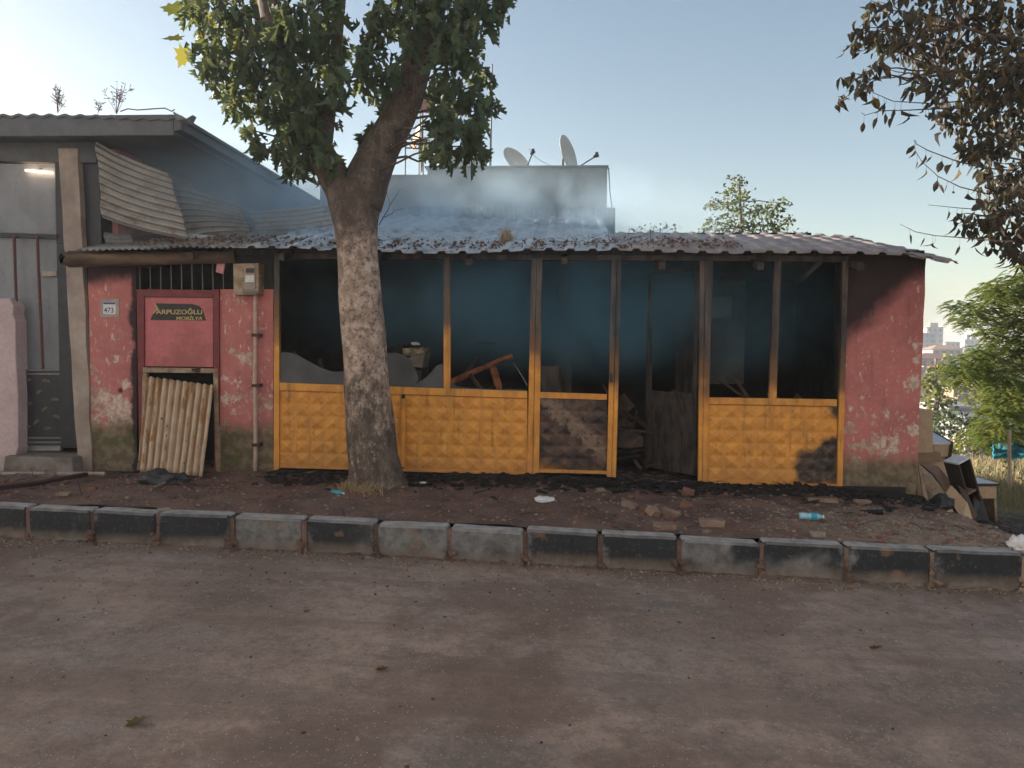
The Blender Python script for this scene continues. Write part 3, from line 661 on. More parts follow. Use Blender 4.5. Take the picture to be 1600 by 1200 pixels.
# open door leaf, swung inwards on the right post
hx = P(1091, 600, 0).x; hz = P(1091, 748, 0).z; th = R(52); W = .80; H = 2.38
dx, dy = -math.cos(th), math.sin(th)
def dpt(u, z, o=0): return Vector((hx+dx*u*W+(-dy)*o, .03+dy*u*W+dx*o, hz+.03+z))
def dbox(u0_, u1_, z0, z1, o0, o1): return MB().hexa([dpt(u0_, z1, o0), dpt(u1_, z1, o0), dpt(u1_, z0, o0), dpt(u0_, z0, o0)], [dpt(u0_, z1, o1), dpt(u1_, z1, o1), dpt(u1_, z0, o1), dpt(u0_, z0, o1)])
leafd = part(dbox(0, .07, 0, H, -.02, .02), 'open_door', 'char', 'blackened door leaf swung inwards')
dl = [dbox(.93, 1, 0, H, -.02, .02), dbox(.07, .93, H-.06, H, -.02, .02), dbox(.07, .93, .86, .93, -.02, .02), dbox(.07, .93, 0, .07, -.02, .02)]
for q in dl: part(q, 'door_bar', 'char', parent=leafd)
part(dbox(.07, .93, .07, .86, -.008, .008), 'door_panel', 'char', parent=leafd)
m_ = MB(); a = P(955, 590, YF-.05); m_.box(a, (.035, .03, .11)); m_.box(a+Vector((0, -.03, .02)), (.03, .05, .03)); part(m_, 'lock', 'charsteel', bevel=.004)
# side door on the left with upper panel, sticker, lower opening
sdo = part(MB().pbox([(213, 452), (225, 452), (226, 738), (218, 738)], -.03, .07), 'side_door', 'maroon', 'red side door, its lower half missing', bevel=.004)
for c, mt in (([(225.2, 452), (333, 453), (333, 465), (225.2, 464)], 'maroon'), ([(333.2, 452), (342, 452), (342.5, 738), (334, 738)], 'maroon'),
          ([(223, 574), (340, 576), (340, 583), (223, 582)], 'cream'), ([(222.5, 583), (229, 583), (229, 738), (219, 738)], 'cream'), ([(333, 583.5), (340, 583.5), (344, 738), (337, 738)], 'cream'), ([(229.5, 731), (336.6, 731), (336.6, 737), (229.5, 737)], 'timber')):
    part(MB().pbox(c, -.036 if mt != 'maroon' else -.032, .05), 'door_frame', mt, parent=sdo, bevel=.003)
part(MB().pbox([(225.5, 464.5), (332.8, 465.5), (332.8, 573.6), (225.5, 572)], -.01, .02), 'door_panel', 'pinkdoor', parent=sdo)
m_ = MB(); a = P(309, 578, -.045); m_.lathe([(.001, -.012), (.03, -.012), (.032, 0), (.02, .012), (.001, .012)], a, rot=Matrix.Rotation(R(90), 3, 'X')); m_.box(a+Vector((-.04, 0, 0)), (.06, .02, .03)); part(m_, 'latch', 'steel', parent=sdo, smooth=True)
part(MB().ppoly([(243, 474), (300, 475), (311, 478), (317, 484), (322, 501), (235, 500), (240, 488), (246, 483)], -.014, .002), 'sticker', 'black', 'black sticker with gold lettering', parent=sdo)
o = P(243.5, 490.5, -.0148); text_mesh('ARPUZOĞLU', .072, 'gold', 'lettering', sdo, o, bold=.0018, width=(P(316, 490, 0)-P(243.5, 490, 0)).x)
o = P(275, 499.6, -.0148); text_mesh('MOBİLYA', .053, 'gold', 'lettering', sdo, o, bold=.0013, width=(P(316, 499, 0)-P(275, 499, 0)).x, shear=.2)
part(MB().ppoly([(240, 474.5), (243, 474.5), (248, 482.5), (240, 490), (238, 490), (245, 482.5)], -.0168, .002), 'lettering', 'gold', parent=sdo)
# dark room behind the side door opening + vent bars above
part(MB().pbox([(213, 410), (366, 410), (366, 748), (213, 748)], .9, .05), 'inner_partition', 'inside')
for k in range(9):
    x = 218+k*16.3; part(MB().tube([P(x, 410, .03), P(x+.8, 453, .03)], .006, 6), 'vent_bar', 'galv')
part(MB().pbox([(340, 398), (354, 400), (348, 428), (337, 425)], -.06, .025), 'hanging_slat', 'maroonwall', bevel=.003)
# eaves beam on the left with its sawn log end
lb = part(MB().tube([P(104, 405, -.35), P(108, 405, -.30), P(240, 404, -.12), P(366, 402, -.08)], [.085, .09, .075, .065], 12, jitter=.25), 'eaves_beam', 'timber', 'round timber eaves beam with sawn log end', smooth=True)
# house number plate
part(MB().pbox([(156, 467), (186, 467), (186, 496), (156, 496)], -.012, .02), 'plaster_patch', 'beige', bevel=.004)
np_ = part(MB().pbox([(161, 471.5), (180.5, 472), (180.5, 491), (161, 490.5)], -.016, .006), 'number_plate', 'white', bevel=.002)
part(MB().pbox([(161.5, 472.2), (180, 472.5), (180, 475.5), (161.5, 475.2)], -.0175, .002), 'plate_band', 'blueink', parent=np_)
text_mesh('473', .085, 'blueink', 'number', np_, P(162.5, 488.5, -.0168), bold=.001, width=.115)
# electric meter box, cable pipe
mb_ = part(MB().pbox([(364, 412), (404, 411), (404, 460), (365, 461)], -.16, .17), 'meter_box', 'cream', 'beige electricity meter box', bevel=.006)
part(MB().pbox([(381, 417), (399, 417), (399, 452), (381, 452)], -.172, .02), 'meter', 'beige', parent=mb_, bevel=.006)
part(MB().pbox([(384, 419), (397, 419), (397, 426), (384, 426)], -.178, .005), 'meter_dial', 'black', parent=mb_, bevel=.002)
part(MB().pbox([(383, 430), (397, 430), (397, 441), (383, 441)], -.180, .008), 'meter_plate', 'white', parent=mb_, bevel=.002)
part(MB().pbox([(379, 454), (402, 454), (402, 458.5), (379, 458.5)], -.172, .02), 'cable_tray', 'galv', parent=mb_, bevel=.002)
pp = [P(399, 461, -.08)]+[P(399+.3*math.sin(i), 461+i*28.5, -.07) for i in range(1, 11)]
part(MB().tube(pp, .024, 10), 'cable_pipe', 'pipe', smooth=True)
for y in (521, 600, 693): part(MB().pbox([(393, y), (405.5, y), (405.5, y+5), (393, y+5)], -.1, .1), 'pipe_clamp', 'steel')

# ---- roof
SL = .255
def roofz(x, y):
    e = 2.53+.02*math.sin(x*1.3)+(-.012)*x*.5
    return e+(y+.3)*SL
def tilesheet(x0, x1, y0, y1, mat, label=None, slope=1.0, lift=0, ragged=0, zf=roofz, pitch=.235, amp=.027, droop=0):
    mb = MB(); nu = int((x1-x0)/.0118); nv = max(3, int((y1-y0)/.06))
    def fn(u, v):
        x = x0+(x1-x0)*u; yy1 = y1-(ragged*(n3(x*2, 3)+.5)*abs(y1-y0) if ragged else 0)
        y = y0+.03*n3(x*3, 7)*(1-v)+(yy1-y0)*v
        ph = (x % pitch)/pitch; h = amp*min(1, max(0, (.20-abs(ph-.5))/.07))
        step = .018*(1-((y+.3) % .36)/.36)
        z = zf(x, y)+h+step+lift+.03*n3(x*.9, y*.9, 6)+.012*n3(x*4, y*3)
        z -= droop*(1-v)**2
        return (x, y, z)
    mb.grid(fn, nu, nv, (0, 0, -.006)); return part(mb, 'roof_sheet', mat, label, smooth=True)
def corr(x0, x1, y0, y1, mat, pitch=.075, amp=.012, lift=0, label=None):
    mb = MB(); nu = int((x1-x0)/.0125); nv = 14
    mb.grid(lambda u, v: (x0+(x1-x0)*u, y0+(y1-y0)*v, roofz(x0+(x1-x0)*u, y0+(y1-y0)*v)+amp*math.sin((x0+(x1-x0)*u)*2*math.pi/pitch)+lift+.02*n3((x0+(x1-x0)*u)*2, v*3)), nu, nv, (0, 0, -.004))
    return part(mb, 'roof_sheet', mat, label, smooth=True)
ex = P(372, 385, -.35).x
corr(P(118, 397, -.35).x, ex-.7, -.35, 3.8, 'roofrust', label='rusty corrugated roof sheet over the side door')
corr(ex-.8, ex+.05, -.36, 3.7, 'roofrust', lift=.012)
xa = ex; mats = ['roofsilver', 'roofsilver', 'roofsilver', 'roofsilver', 'roofsilver']
xm = P(962, 380, -.3).x
cuts = [ex+.0, ex+.95, ex+1.85, ex+2.8, ex+3.7, xm]
for i in range(5):
    tilesheet(cuts[i]-.02, cuts[i+1]+.03, -.33-rnd.uniform(0, .05), 3.8, 'roofsilver', 'burnt silvery tile-profile roof sheet', lift=.006*(i % 2)+.004)
def roofz2(x, y):
    z0 = 2.53-.006*x
    return z0+(y+.3)*.235 if y < 1.75 else z0+2.05*.235-(y-1.75)*.2
xe = P(1478, 398, -.35).x
cuts = [xm+.02, xm+.9, xm+1.75, xe-.42]
for i in range(3):
    tilesheet(cuts[i]-.02, cuts[i+1]+.03, -.33-rnd.uniform(0, .05), 1.8, 'rooftile', 'faded pinkish tile-profile roof sheet', lift=.006*(i % 2)+.008, zf=roofz2)
tilesheet(cuts[3]-.02, xe-.12, -.33, 1.75, 'rooftile', 'faded roof sheet sagging past the end wall', lift=.0, zf=lambda x, y: roofz2(x, y)-.05*sstep(cuts[3], xe, x), ragged=0)
tilesheet(cuts[3]+.15, xe+.12, -.36, .9, 'rooftile', 'bent roof sheet end jutting past the wall', lift=.02, zf=lambda x, y: roofz2(x, y)-.09*sstep(cuts[3], xe+.1, x))
mb = MB(); mb.grid(lambda u, v: (xm+(xe-.15-xm)*u, 1.76+2.2*v, roofz2(3, 1.76+2.2*v)+.012*math.sin(u*90)), 160, 8, (0, 0, -.006)); part(mb, 'roof_sheet', 'rooftile', smooth=True)
# rafters below
for k in range(9):
    x = XL+.3+k*1.05
    if x < xm: part(MB().hexa([(x, -.3, roofz(x, -.3)-.06), (x+.07, -.3, roofz(x, -.3)-.06), (x+.07, -.3, roofz(x, -.3)-.14), (x, -.3, roofz(x, -.3)-.14)], [(x, 3.8, roofz(x, 3.8)-.06), (x+.07, 3.8, roofz(x, 3.8)-.06), (x+.07, 3.8, roofz(x, 3.8)-.14), (x, 3.8, roofz(x, 3.8)-.14)]), 'rafter', 'char')
    elif x < XR: part(MB().hexa([(x, -.3, 2.42), (x+.07, -.3, 2.42), (x+.07, -.3, 2.34), (x, -.3, 2.34)], [(x, 1.7, 2.9), (x+.07, 1.7, 2.9), (x+.07, 1.7, 2.82), (x, 1.7, 2.82)]), 'rafter', 'char')

# ---- loose corrugated sheets
def bent_sheet(c, nw, amp, mat, name, label, cat, axis='v', bend=0, nu=60, nv=90, bulge=None, edge=.0, grp=None, thick=.004, parent=None):
    tl, tr, br, bl = [Vector(q) for q in c]
    N = (tr-tl).cross(bl-tl).normalized()
    def fn(u, v):
        uu = u+edge*n3(v*4, u*2, 3)*(1 if u > .5 else -1); p = (tl*(1-uu)+tr*uu)*(1-v)+(bl*(1-uu)+br*uu)*v
        t = v if axis == 'v' else u
        o = amp*math.sin(t*nw*2*math.pi)+bend*math.sin(u*math.pi)*(1+.5*math.sin(v*2.5))+.01*n3(u*4, v*4, nw)
        if bulge: o += bulge(u, v)
        return p-N*o*-1
    mb = MB(); mb.grid(fn, nu, nv, N*thick)
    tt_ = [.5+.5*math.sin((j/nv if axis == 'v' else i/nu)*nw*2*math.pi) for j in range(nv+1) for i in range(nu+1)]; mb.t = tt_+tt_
    return thing(mb, name, mat, label, cat, grp, smooth=True)
def rusty_white():
    m = M('rust_streaked_cream_sheet'); x, y, z = m.xyz()
    c = m.mix(m.mr(m.noise(7, 5), .35, .65), (.60, .47, .34), (.50, .37, .26))
    c = m.mix(m.mr(m.op('ADD', m.noise(5, 5, .65, stretch=(2.2, 1, .35)), m.mr(x, -4.3, -5.1, -.02, .13)), .52, .62, 0, .9), c, (.34, .17, .045))
    c = m.mix(m.mr(m.noise(13, 4, .6, off=5), .66, .70, 0, .9), c, (.07, .05, .045))
    c = m.mix(m.op('MULTIPLY', m.mr(m.attr('tint'), .40, .85), m.mr(m.noise(4, 4, stretch=(1, 1, .4), off=2), .3, .55, .35, .9)), c, (.25, .14, .07))
    m.bump(m.noise(30, 4), .25, .004); return m.done(c, .6)
MT['rw'] = rusty_white()
bent_sheet([P(229, 588, -.10), P(334, 602, -.10), P(316, 745, -.50), P(214, 734, -.50)], 10, .026, 'rw', 'corrugated_sheet', 'cream rust streaked corrugated sheet leaning over the side door opening', 'metal sheet', axis='u', nu=110, nv=20)
G3 = 'buckled corrugated sheets on the roof'
bent_sheet([P(150, 222, .0), P(262, 274, .35), P(296, 377, .30), P(160, 340, -.05)], 10, .030, 'galv', 'corrugated_sheet', 'largest buckled corrugated sheet, upright against the neighbouring wall', 'metal sheet', bend=.06, nu=60, nv=130, grp=G3, edge=.05,
           bulge=lambda u, v: -.12*abs(u-.27)-.05*math.sin(v*4))
bent_sheet([P(272, 290, .75), P(372, 322, 1.2), P(396, 368, 1.1), P(296, 382, .7)], 9, .026, 'galv', 'corrugated_sheet', 'middle curved corrugated sheet sagging behind the largest one', 'metal sheet', bend=-.05, nu=40, nv=110, grp=G3, edge=.05)
bent_sheet([P(386, 331, 1.6), P(516, 318, 1.9), P(520, 354, 1.7), P(400, 364, 1.4)], 5, .022, 'galv', 'corrugated_sheet', 'low corrugated sheet left of the tree fork', 'metal sheet', bend=.02, nu=30, nv=60, grp=G3)
bent_sheet([P(160, 362, .1), P(205, 366, .3), P(212, 388, .2), P(168, 388, .0)], 4, .012, 'zinc', 'corrugated_sheet', 'small bluish corrugated scrap under the largest sheet', 'metal sheet', bend=.01, nu=20, nv=60, grp=G3)
bent_sheet([P(292, 364, .55), P(335, 368, .6), P(338, 378, .4), P(294, 377, .4)], .1, .001, 'whitetop', 'metal_flashing', 'small pale folded flashing between the fallen roof sheets', 'metal sheet', nu=8, nv=8)

# ================================================================ THE NEIGHBOUR ON THE LEFT
nb = empty('workshop_building', (-6, 0, 0), 'taller grey workshop on the left with a flat dark roof and glazed door', 'building')
def npart(mb, name, mat, label=None, parent=nb, bevel=0, smooth=False): return part(mb, name, mat, label, parent, bevel, smooth)
NXR = P(150, 300, 0).x      # its right hand corner
zt = P(10, 215, 0).z; NB_Y = 9.0
npart(MB().hexa([(-31, .10, zt), (P(-40, 300, 0).x, .10, zt), (P(-40, 300, 0).x, .10, -.3), (-31, .10, -.3)], [(-31, .3, zt), (P(-40, 300, 0).x, .3, zt), (P(-40, 300, 0).x, .3, -.3), (-31, .3, -.3)]), 'front_wall', 'lilac')  # unseen left stretch, lengthened so that its shade covers the road
npart(MB().pbox([(-40, 208), (150, 212), (150, 254), (-40, 250)], .0, .25), 'front_wall', 'greywall')
npart(MB().pbox([(120, 212), (151, 212), (160, 400), (128, 400)], .06, .22), 'corner_post', 'darkdoor')
npart(MB().box((NXR-.02, NB_Y/2+.15, zt/2), (.2, NB_Y-.3, zt+.3)), 'side_wall', 'maroonwall', 'maroon painted side wall streaked with soot')
npart(MB().box(((-31+NXR)/2, NB_Y, zt/2), (31+NXR, .2, zt)), 'back_wall', 'lilac')
npart(MB().box((-31, NB_Y/2, zt/2), (.2, NB_Y, zt)), 'side_wall', 'lilac')
# roof: a slab of dark corrugated sheet overhanging on the right, falling away at the back
rx = P(286, 180, -.35).x
def nroof(u, v):
    x = -31.5+(rx+31.5)*u; y = -.35+(NB_Y+.6)*v
    return (x, y, P(150, 178, -.35).z+.012*math.sin(x*2*math.pi/.18)-.03*sstep(.92, 1, u)+.02*n3(x*.6, y*.6))
mb = MB(); mb.grid(nroof, 1000, 12, (0, 0, -.03)); npart(mb, 'roof', 'roofdark')
npart(MB().hexa([(-31.4, -.33, 4.04), (rx-.12, -.33, 4.03), (rx-.12, -.33, 3.80), (-31.4, -.33, 3.83)], [(-31.4, -.24, 4.04), (rx-.12, -.24, 4.03), (rx-.12, -.24, 3.80), (-31.4, -.24, 3.83)]), 'fascia', 'roofdark', bevel=.01)
npart(MB().hexa([(rx-.12, -.33, 4.03), (rx-.03, -.33, 4.02), (rx-.03, -.33, 3.86), (rx-.12, -.33, 3.84)], [(rx-.12, NB_Y+.2, 4.03), (rx-.03, NB_Y+.2, 4.02), (rx-.03, NB_Y+.2, 3.86), (rx-.12, NB_Y+.2, 3.84)]), 'barge_board', 'roofdark', bevel=.01)
npart(MB().hexa([(-31.4, -.24, 3.86), (rx-.12, -.24, 3.86), (rx-.12, -.24, 3.82), (-31.4, -.24, 3.82)], [(-31.4, NB_Y, 3.86), (rx-.12, NB_Y, 3.86), (rx-.12, NB_Y, 3.82), (-31.4, NB_Y, 3.82)]), 'soffit', 'roofdark')
npart(MB().poly3([P(270, 175, -.36), P(290, 186, -.36), P(300, 180, -.2), P(306, 184, -.2), P(300, 196, -.3), P(276, 188, -.36)], (0, .02, .01)), 'bent_flashing', 'zinc')
# glazed door and window
npart(MB().pbox([(-40, 250), (92, 254), (94, 704), (-40, 704)], .16, .05), 'inner_wall', 'curtain')
gl = npart(MB().pbox([(-40, 256), (86, 258), (86, 364), (-40, 362)], .05, .01), 'window', 'glasspane')
gd = npart(MB().pbox([(-40, 362), (92, 366), (92, 373), (-40, 369)], .0, .08), 'glazed_door', 'darkdoor', 'dark steel and glass door with maroon bars')
npart(MB().pbox([(-40, 373), (90, 375), (94, 578), (-38, 576)], .05, .01), 'door_pane', 'glasspane', parent=gd)
npart(MB().pbox([(86, 254), (99, 254), (103, 380), (88, 380)], .0, .09), 'window_frame', 'darkdoor', parent=gl)
npart(MB().pbox([(88, 380), (104, 380), (122, 700), (95, 700)], .0, .09), 'door_jamb', 'darkdoor', parent=gd, bevel=.006)
npart(MB().pbox([(28, 577), (96, 577), (98, 696), (30, 696)], .02, .05), 'door_panel', 'darkdoor', parent=gd)
for y in (577, 583, 683, 690): npart(MB().pbox([(29, y), (96, y), (96, y+2.5), (29, y+2.5)], .008, .012), 'door_trim', 'zinc', parent=gd)
for (x, y, a_) in [(43, 595, .2), (72, 596, -.2), (62, 613, .5), (45, 632, .3), (86, 625, -.1), (70, 640, .5), (88, 652, -.4), (57, 660, .6), (75, 670, .2), (42, 668, .2)]:
    q = MB(); c = P(x, y, .012); w_, h_ = .05, .028
    pts = [c+Vector((math.cos(t)*w_*math.cos(a_)-math.sin(t)*h_*math.sin(a_), 0, math.cos(t)*w_*math.sin(a_)+math.sin(t)*h_*math.cos(a_))) for t in [i*math.pi/6 for i in range(0, 8)]]
    npart(q.poly3(pts, (0, .01, 0)), 'ornament', 'ornament', parent=gd)
for x0_, x1_ in ((22, 29), (58, 67)): npart(MB().tube([P(x0_, 368, -.03), P(x1_, 577, -.03)], .017, 8), 'door_bar', 'rustbar', parent=gd)
npart(MB().pbox([(66, 424), (88, 424), (88, 431), (66, 432)], -.01, .05), 'letter_shelf', 'beige', parent=gd)
npart(MB().pbox([(60, 262), (64, 262), (64, 264), (60, 264)], .12, .03), 'tube_bracket', 'zinc')
npart(MB().tube([P(40, 266, .12), P(82, 270, .12)], .012, 8), 'reflection_tube', emis('lamp_reflection_glow', (1.0, .75, .5), 4))  # glowing tube added behind the pane to stand for a lamp's reflection in it
def jamb(u, v):
    tl, tr, br, bl = P(91, 232, -.03), P(121, 232, -.03), P(144, 735, -.03), P(122, 735, -.03)
    p = (tl*(1-u)+tr*u)*(1-v)+(bl*(1-u)+br*u)*v; return p+Vector((.012*n3(v*9, u, 2), .008*n3(u*3, v*8), 0))
mb = MB(); mb.grid(jamb, 4, 30, (0, .2, 0)); npart(mb, 'pilaster', 'beige', 'pale leaning pilaster beside the glazed door')
mb = MB(); mb.ppoly([(-60, 462), (0, 466), (14, 466), (21, 478), (20, 492), (24, 503), (24.5, 560), (28, 620), (28, 700), (20, 722), (12, 737), (-60, 737)], -.14, .2); npart(mb, 'front_wall', 'lilac', 'lilac plaster wall with ragged edge', bevel=.012)
st = MB(); st.hexa([(P(18, 700, -.1).x, -.22, .16), (P(122, 700, -.1).x, -.22, .15), (P(128, 730, -.1).x, -.24, -.2), (P(14, 730, -.1).x, -.24, -.2)], [(P(18, 700, -.1).x, .2, .17), (P(122, 700, -.1).x, .2, .16), (P(128, 730, -.1).x, .2, -.2), (P(14, 730, -.1).x, .2, -.2)])
npart(st, 'doorstep', 'concrete', bevel=.02)
q = MB()
for k in range(26): q.rock((P(-60+k*8.5, 738, -.3).x, -.3+rnd.uniform(-.04, .05), -.05+rnd.uniform(-.02, .02)), rnd.uniform(.05, .11), (1.3, .8, .45), k, k, 2, .6)
npart(q, 'plinth', 'concrete')
# weeds on its roof
for (x, y0, y1, lab) in ((90, 172, 128, 'thin reddish dry weed standing alone on the left of the workshop roof'), (153, 174, 150, 'single short dry stalk on the workshop roof'), (182, 174, 122, 'branching dry weed, the bushiest on the workshop roof')):
    q = MB(); b = P(x, y0+4, .1)
    for k in range(3 if x < 170 and x > 100 else 9):
        d = Vector((rnd.uniform(-.12, .16) if x > 170 else rnd.uniform(-.04, .05), rnd.uniform(-.1, .1), (y0-y1)*pxs(0)*rnd.uniform(.5, 1)))
        pts = [b+d*t+Vector((.03*n3(k, t*3), 0, 0)) for t in (0, .3, .6, 1)]; q.tube(pts, [.004, .003, .0025, .0015], 4)
        for j in range(9):
            e = b+d*rnd.uniform(.4, 1); f_ = e+Vector((rnd.uniform(-.06, .06), rnd.uniform(-.05, .05), rnd.uniform(0, .05))); q.tube([e, f_], [.0015, .005], 4)
    thing(q, 'dry_weed', 'weed', lab, 'weed', 'weeds on the workshop roof')
q = MB(); q.tube([P(x, y, -.2) for x, y in ((188, 174), (200, 170), (215, 172), (240, 170), (258, 169), (268, 174), (273, 171))], .007, 5)
thing(q, 'dry_twig', 'weed', 'long dry twig lying along the workshop roof edge', 'twig')

# ================================================================ GREY-BLUE BUILDING BEHIND
bb = empty('rendered_building', (P(770, 300, 4.3).x, 4.3, 0), 'grey blue rendered building behind the burnt roof, satellite dishes on top', 'building')
YB = 4.2
def bpart(mb, name, mat, label=None, parent=bb, bevel=0): return part(mb, name, mat, label, parent, bevel)
def hexz(x0, x1, y0, y1, z0, z1): return MB().hexa([(x0, y0, z1), (x1, y0, z1), (x1, y0, z0), (x0, y0, z0)], [(x0, y1, z1), (x1, y1, z1), (x1, y1, z0), (x0, y1, z0)])
xA, xB, xC = P(500, 272, YB).x, P(668, 262, YB).x, P(949, 260, YB).x
zA, zB = P(600, 273, YB).z, P(800, 262, YB).z
bpart(hexz(xA, xB, YB, YB+.2, -1, zA), 'wall', 'bluewall'); 
def bwf(u, v):
    x = xB+(xC-xB)*u; z = -1+(zB+1+.012*n3(x*5, 2))*(1-v); return (x, YB+.01*n3(x*2, z*2)-.0, z)
mb = MB(); mb.grid(bwf, 80, 30, (0, .2, 0)); bpart(mb, 'wall', 'bluewall')
bpart(hexz(xC-.2, xC, YB+.21, YB+6, -1, zB-.01), 'wall', 'bluewall'); bpart(hexz(xA, xA+.2, YB+.21, YB+6, -1, zA-.01), 'wall', 'bluewall')
bpart(hexz(xA, xC, YB+6, YB+6.2, -1, zA-.02), 'wall', 'bluewall'); bpart(hexz(xA+.2, xC-.2, YB+.2, YB+6, zA-.25, zA-.1), 'flat_roof', 'concrete')
bpart(hexz(xB-.05, xC+.02, YB-.03, YB+.25, zB+.0, zB+.03), 'coping', 'bluewall', bevel=.008)
# corrugated apron between wall and burnt roof
mb = MB(); xe2 = P(961, 340, YB-.1).x; zap = P(700, 322, YB-.1).z
mb.grid(lambda u, v: (xA+(xe2-xA)*u, YB-.10+.012*math.sin((xA+(xe2-xA)*u)*2*math.pi/.085)-.2*v, zap-.03*u+(3.0-zap)*v), 560, 3, (0, .01, 0))
bpart(mb, 'apron_sheet', 'zinc', 'zinc apron along the foot of the wall')
bpart(MB().tube([P(951, 262, YB+.1), P(953, 300, YB+.1), P(957, 330, YB+.1)], .01, 6), 'cable', 'black')

# satellite dishes
def dish(c, r_, tilt, yaw, mat, label, armd=None, post=None, arm=True, clip=None):
    e = empty('satellite_dish', c, label, 'satellite dish', 'satellite dishes on the building behind')
    rot = Matrix.Rotation(yaw, 3, 'Z') @ Matrix.Rotation(tilt, 3, 'X')     # dish axis -Y when yaw=tilt=0 (after X rot 90)
    rr = rot @ Matrix.Rotation(R(90), 3, 'X')
    prof = [(r_*k/10, -r_*.16+r_*.16*(k/10)**2) for k in range(0, 11)]; prof[0] = (.002, -r_*.16)
    outer = [(r_*1.01, .0), (r_*1.01, -.012)]+[(r_*k/10, -r_*.16+r_*.16*(k/10)**2-.012) for k in range(9, -1, -1)]
    outer[-1] = (.002, -r_*.16-.012)
    part(MB().lathe(prof+outer, c, n=36, rot=rr), 'reflector', mat, parent=e, smooth=True)
    N = rr @ Vector((0, 0, 1)); C = Vector(c); low = C + (rr @ Vector((0, -r_*.95, -.01)))
    tip = armd and C+Vector(armd) or C+N*r_*1.15+(rr@Vector((0, -r_*.35, 0)))
    if arm:
        part(MB().tube([low, tip], .012, 6), 'arm', 'mast', parent=e)
        q = MB(); q.lathe([(.002, -.05), (.025, -.05), (.03, 0), (.035, .03), (.002, .035)], tip, n=10, rot=rr); q.box(tip+Vector((.0, 0, .03)), (.05, .05, .05)); part(q, 'receiver', 'charsteel', parent=e)
    b = C-N*(r_*.16+.06)
    if post: part(MB().tube([C-N*(r_*.16), b, b+Vector((0, 0, post))], .02, 8), 'post', 'mast', parent=e)
    return e
s_ = pxs(YB+.6)
dish(P(809, 252, YB+.6), 27*s_, R(-32), R(50), 'dish', 'big dish leaning back, warm light on its left rim', post=-.55)
dish(P(889, 240, YB+.6), 29*s_, R(-14), R(66), 'dish', 'narrow looking dish turned sideways with its receiver arm out to the right', armd=(.47, -.25, -.10), post=-.55)
dish(P(712, 252, YB+.7), 30*s_, R(-40), R(20), 'dish', 'cream dish half hidden behind the hanging leaves', arm=False, post=-.4)
dish(P(746, 262, YB+.9), 22*s_, R(-40), R(40), 'dish', 'low grey dish between the cream one and the tall mast', arm=False, post=-.3)
dish(P(664, 160, YB+.9), 17*s_, R(-10), R(40), 'dishpink', 'small faded red dish high on the frame beside the tree limb', post=-1.2)
dish(P(650, 215, YB+.9), 20*s_, R(-14), R(-62), 'dishorange', 'orange dish seen edge on below the faded red one', post=-.6)
dish(P(662, 226, YB+1.1), 10*s_, R(-20), R(20), 'dish', 'smallest pale dish beside the orange one', arm=False, post=-.6)
rk = empty('dish_rack', P(645, 272, YB+.8), 'square steel frame carrying the red and orange dishes', 'rack')
for (a, b) in (((633.5, 278), (633.5, 214)), ((655, 278), (655.5, 232)), ((634, 217), (672, 219)), ((634, 231), (668, 233)), ((636, 205), (650, 232)), ((655, 232), (660, 130))):
    part(MB().tube([P(*a, YB+.8), P(*b, YB+.8)], .013, 6), 'strut', 'mast', parent=rk)
thing(MB().tube([P(766, 270, YB+.5), P(769, 100, YB+.5)], [.02, .014], 8), 'antenna_mast', 'mast', 'tall thin mast standing on the building behind, right of the leaves', 'mast')
thing(MB().tube([P(826, 232, YB+.6)+Vector((.08*t*0, 0, 0)) if t == 0 else P(826+t*34, 232+27*t**.6, YB+.6) for t in (0, .25, .5, .75, 1)], .004, 4), 'cable', 'mast', 'thin slack cable running down from the leaning dish', 'cable')

# ---- unseen white house form, added behind the photographer: it throws the low sun back into the shade
ab = empty('bounce_block', (0, -14, 0), 'added white house block, unseen behind the camera, bouncing sunlight onto the shopfront', 'building')
def abx(x0, x1, y0, y1, z0, z1, nm, mt): return part(hexz(x0, x1, y0, y1, z0, z1), nm, mt, parent=ab)
abx(-26, 26, -22, -14.2, -.6, 12, 'wall', 'paint80'); abx(-26.5, 26.5, -22.5, -13.8, 12.003, 12.3, 'roof', 'concrete')
for f in range(4):
    for c in range(9):
        x = -23.5+c*5.7; z = 1.0+f*2.9
        abx(x, x+1.3, -14.19, -14.13, z, z+1.3, 'window', 'cityW'); abx(x-.1, x+1.4, -14.19, -14.02, z-.12, z-.003, 'sill', 'concrete')

# ================================================================ TREES
def stick(q, a, b, r0_, r1_, n=6, wob=.08, segs=5, tint=None):
    a = Vector(a); b = Vector(b); L_ = (b-a).length; pts = []
    sd_ = rnd.uniform(0, 50)
    for k in range(segs+1):
        t = k/segs; o = Vector((n3(t*2.5, sd_), n3(t*2.5, sd_, 5), n3(t*2.5, sd_, 9)))*wob*L_*math.sin(math.pi*t)
        pts.append(a.lerp(b, t)+o)
    q.tube(pts, [r0_+(r1_-r0_)*k/segs for k in range(segs+1)], n, tint); return pts
def basis(d, roll):
    d = Vector(d).normalized(); a = d.cross(Vector((.3, .5, .1))).normalized(); b = d.cross(a)
    return d, a*math.cos(roll)+b*math.sin(roll), b*math.cos(roll)-a*math.sin(roll)
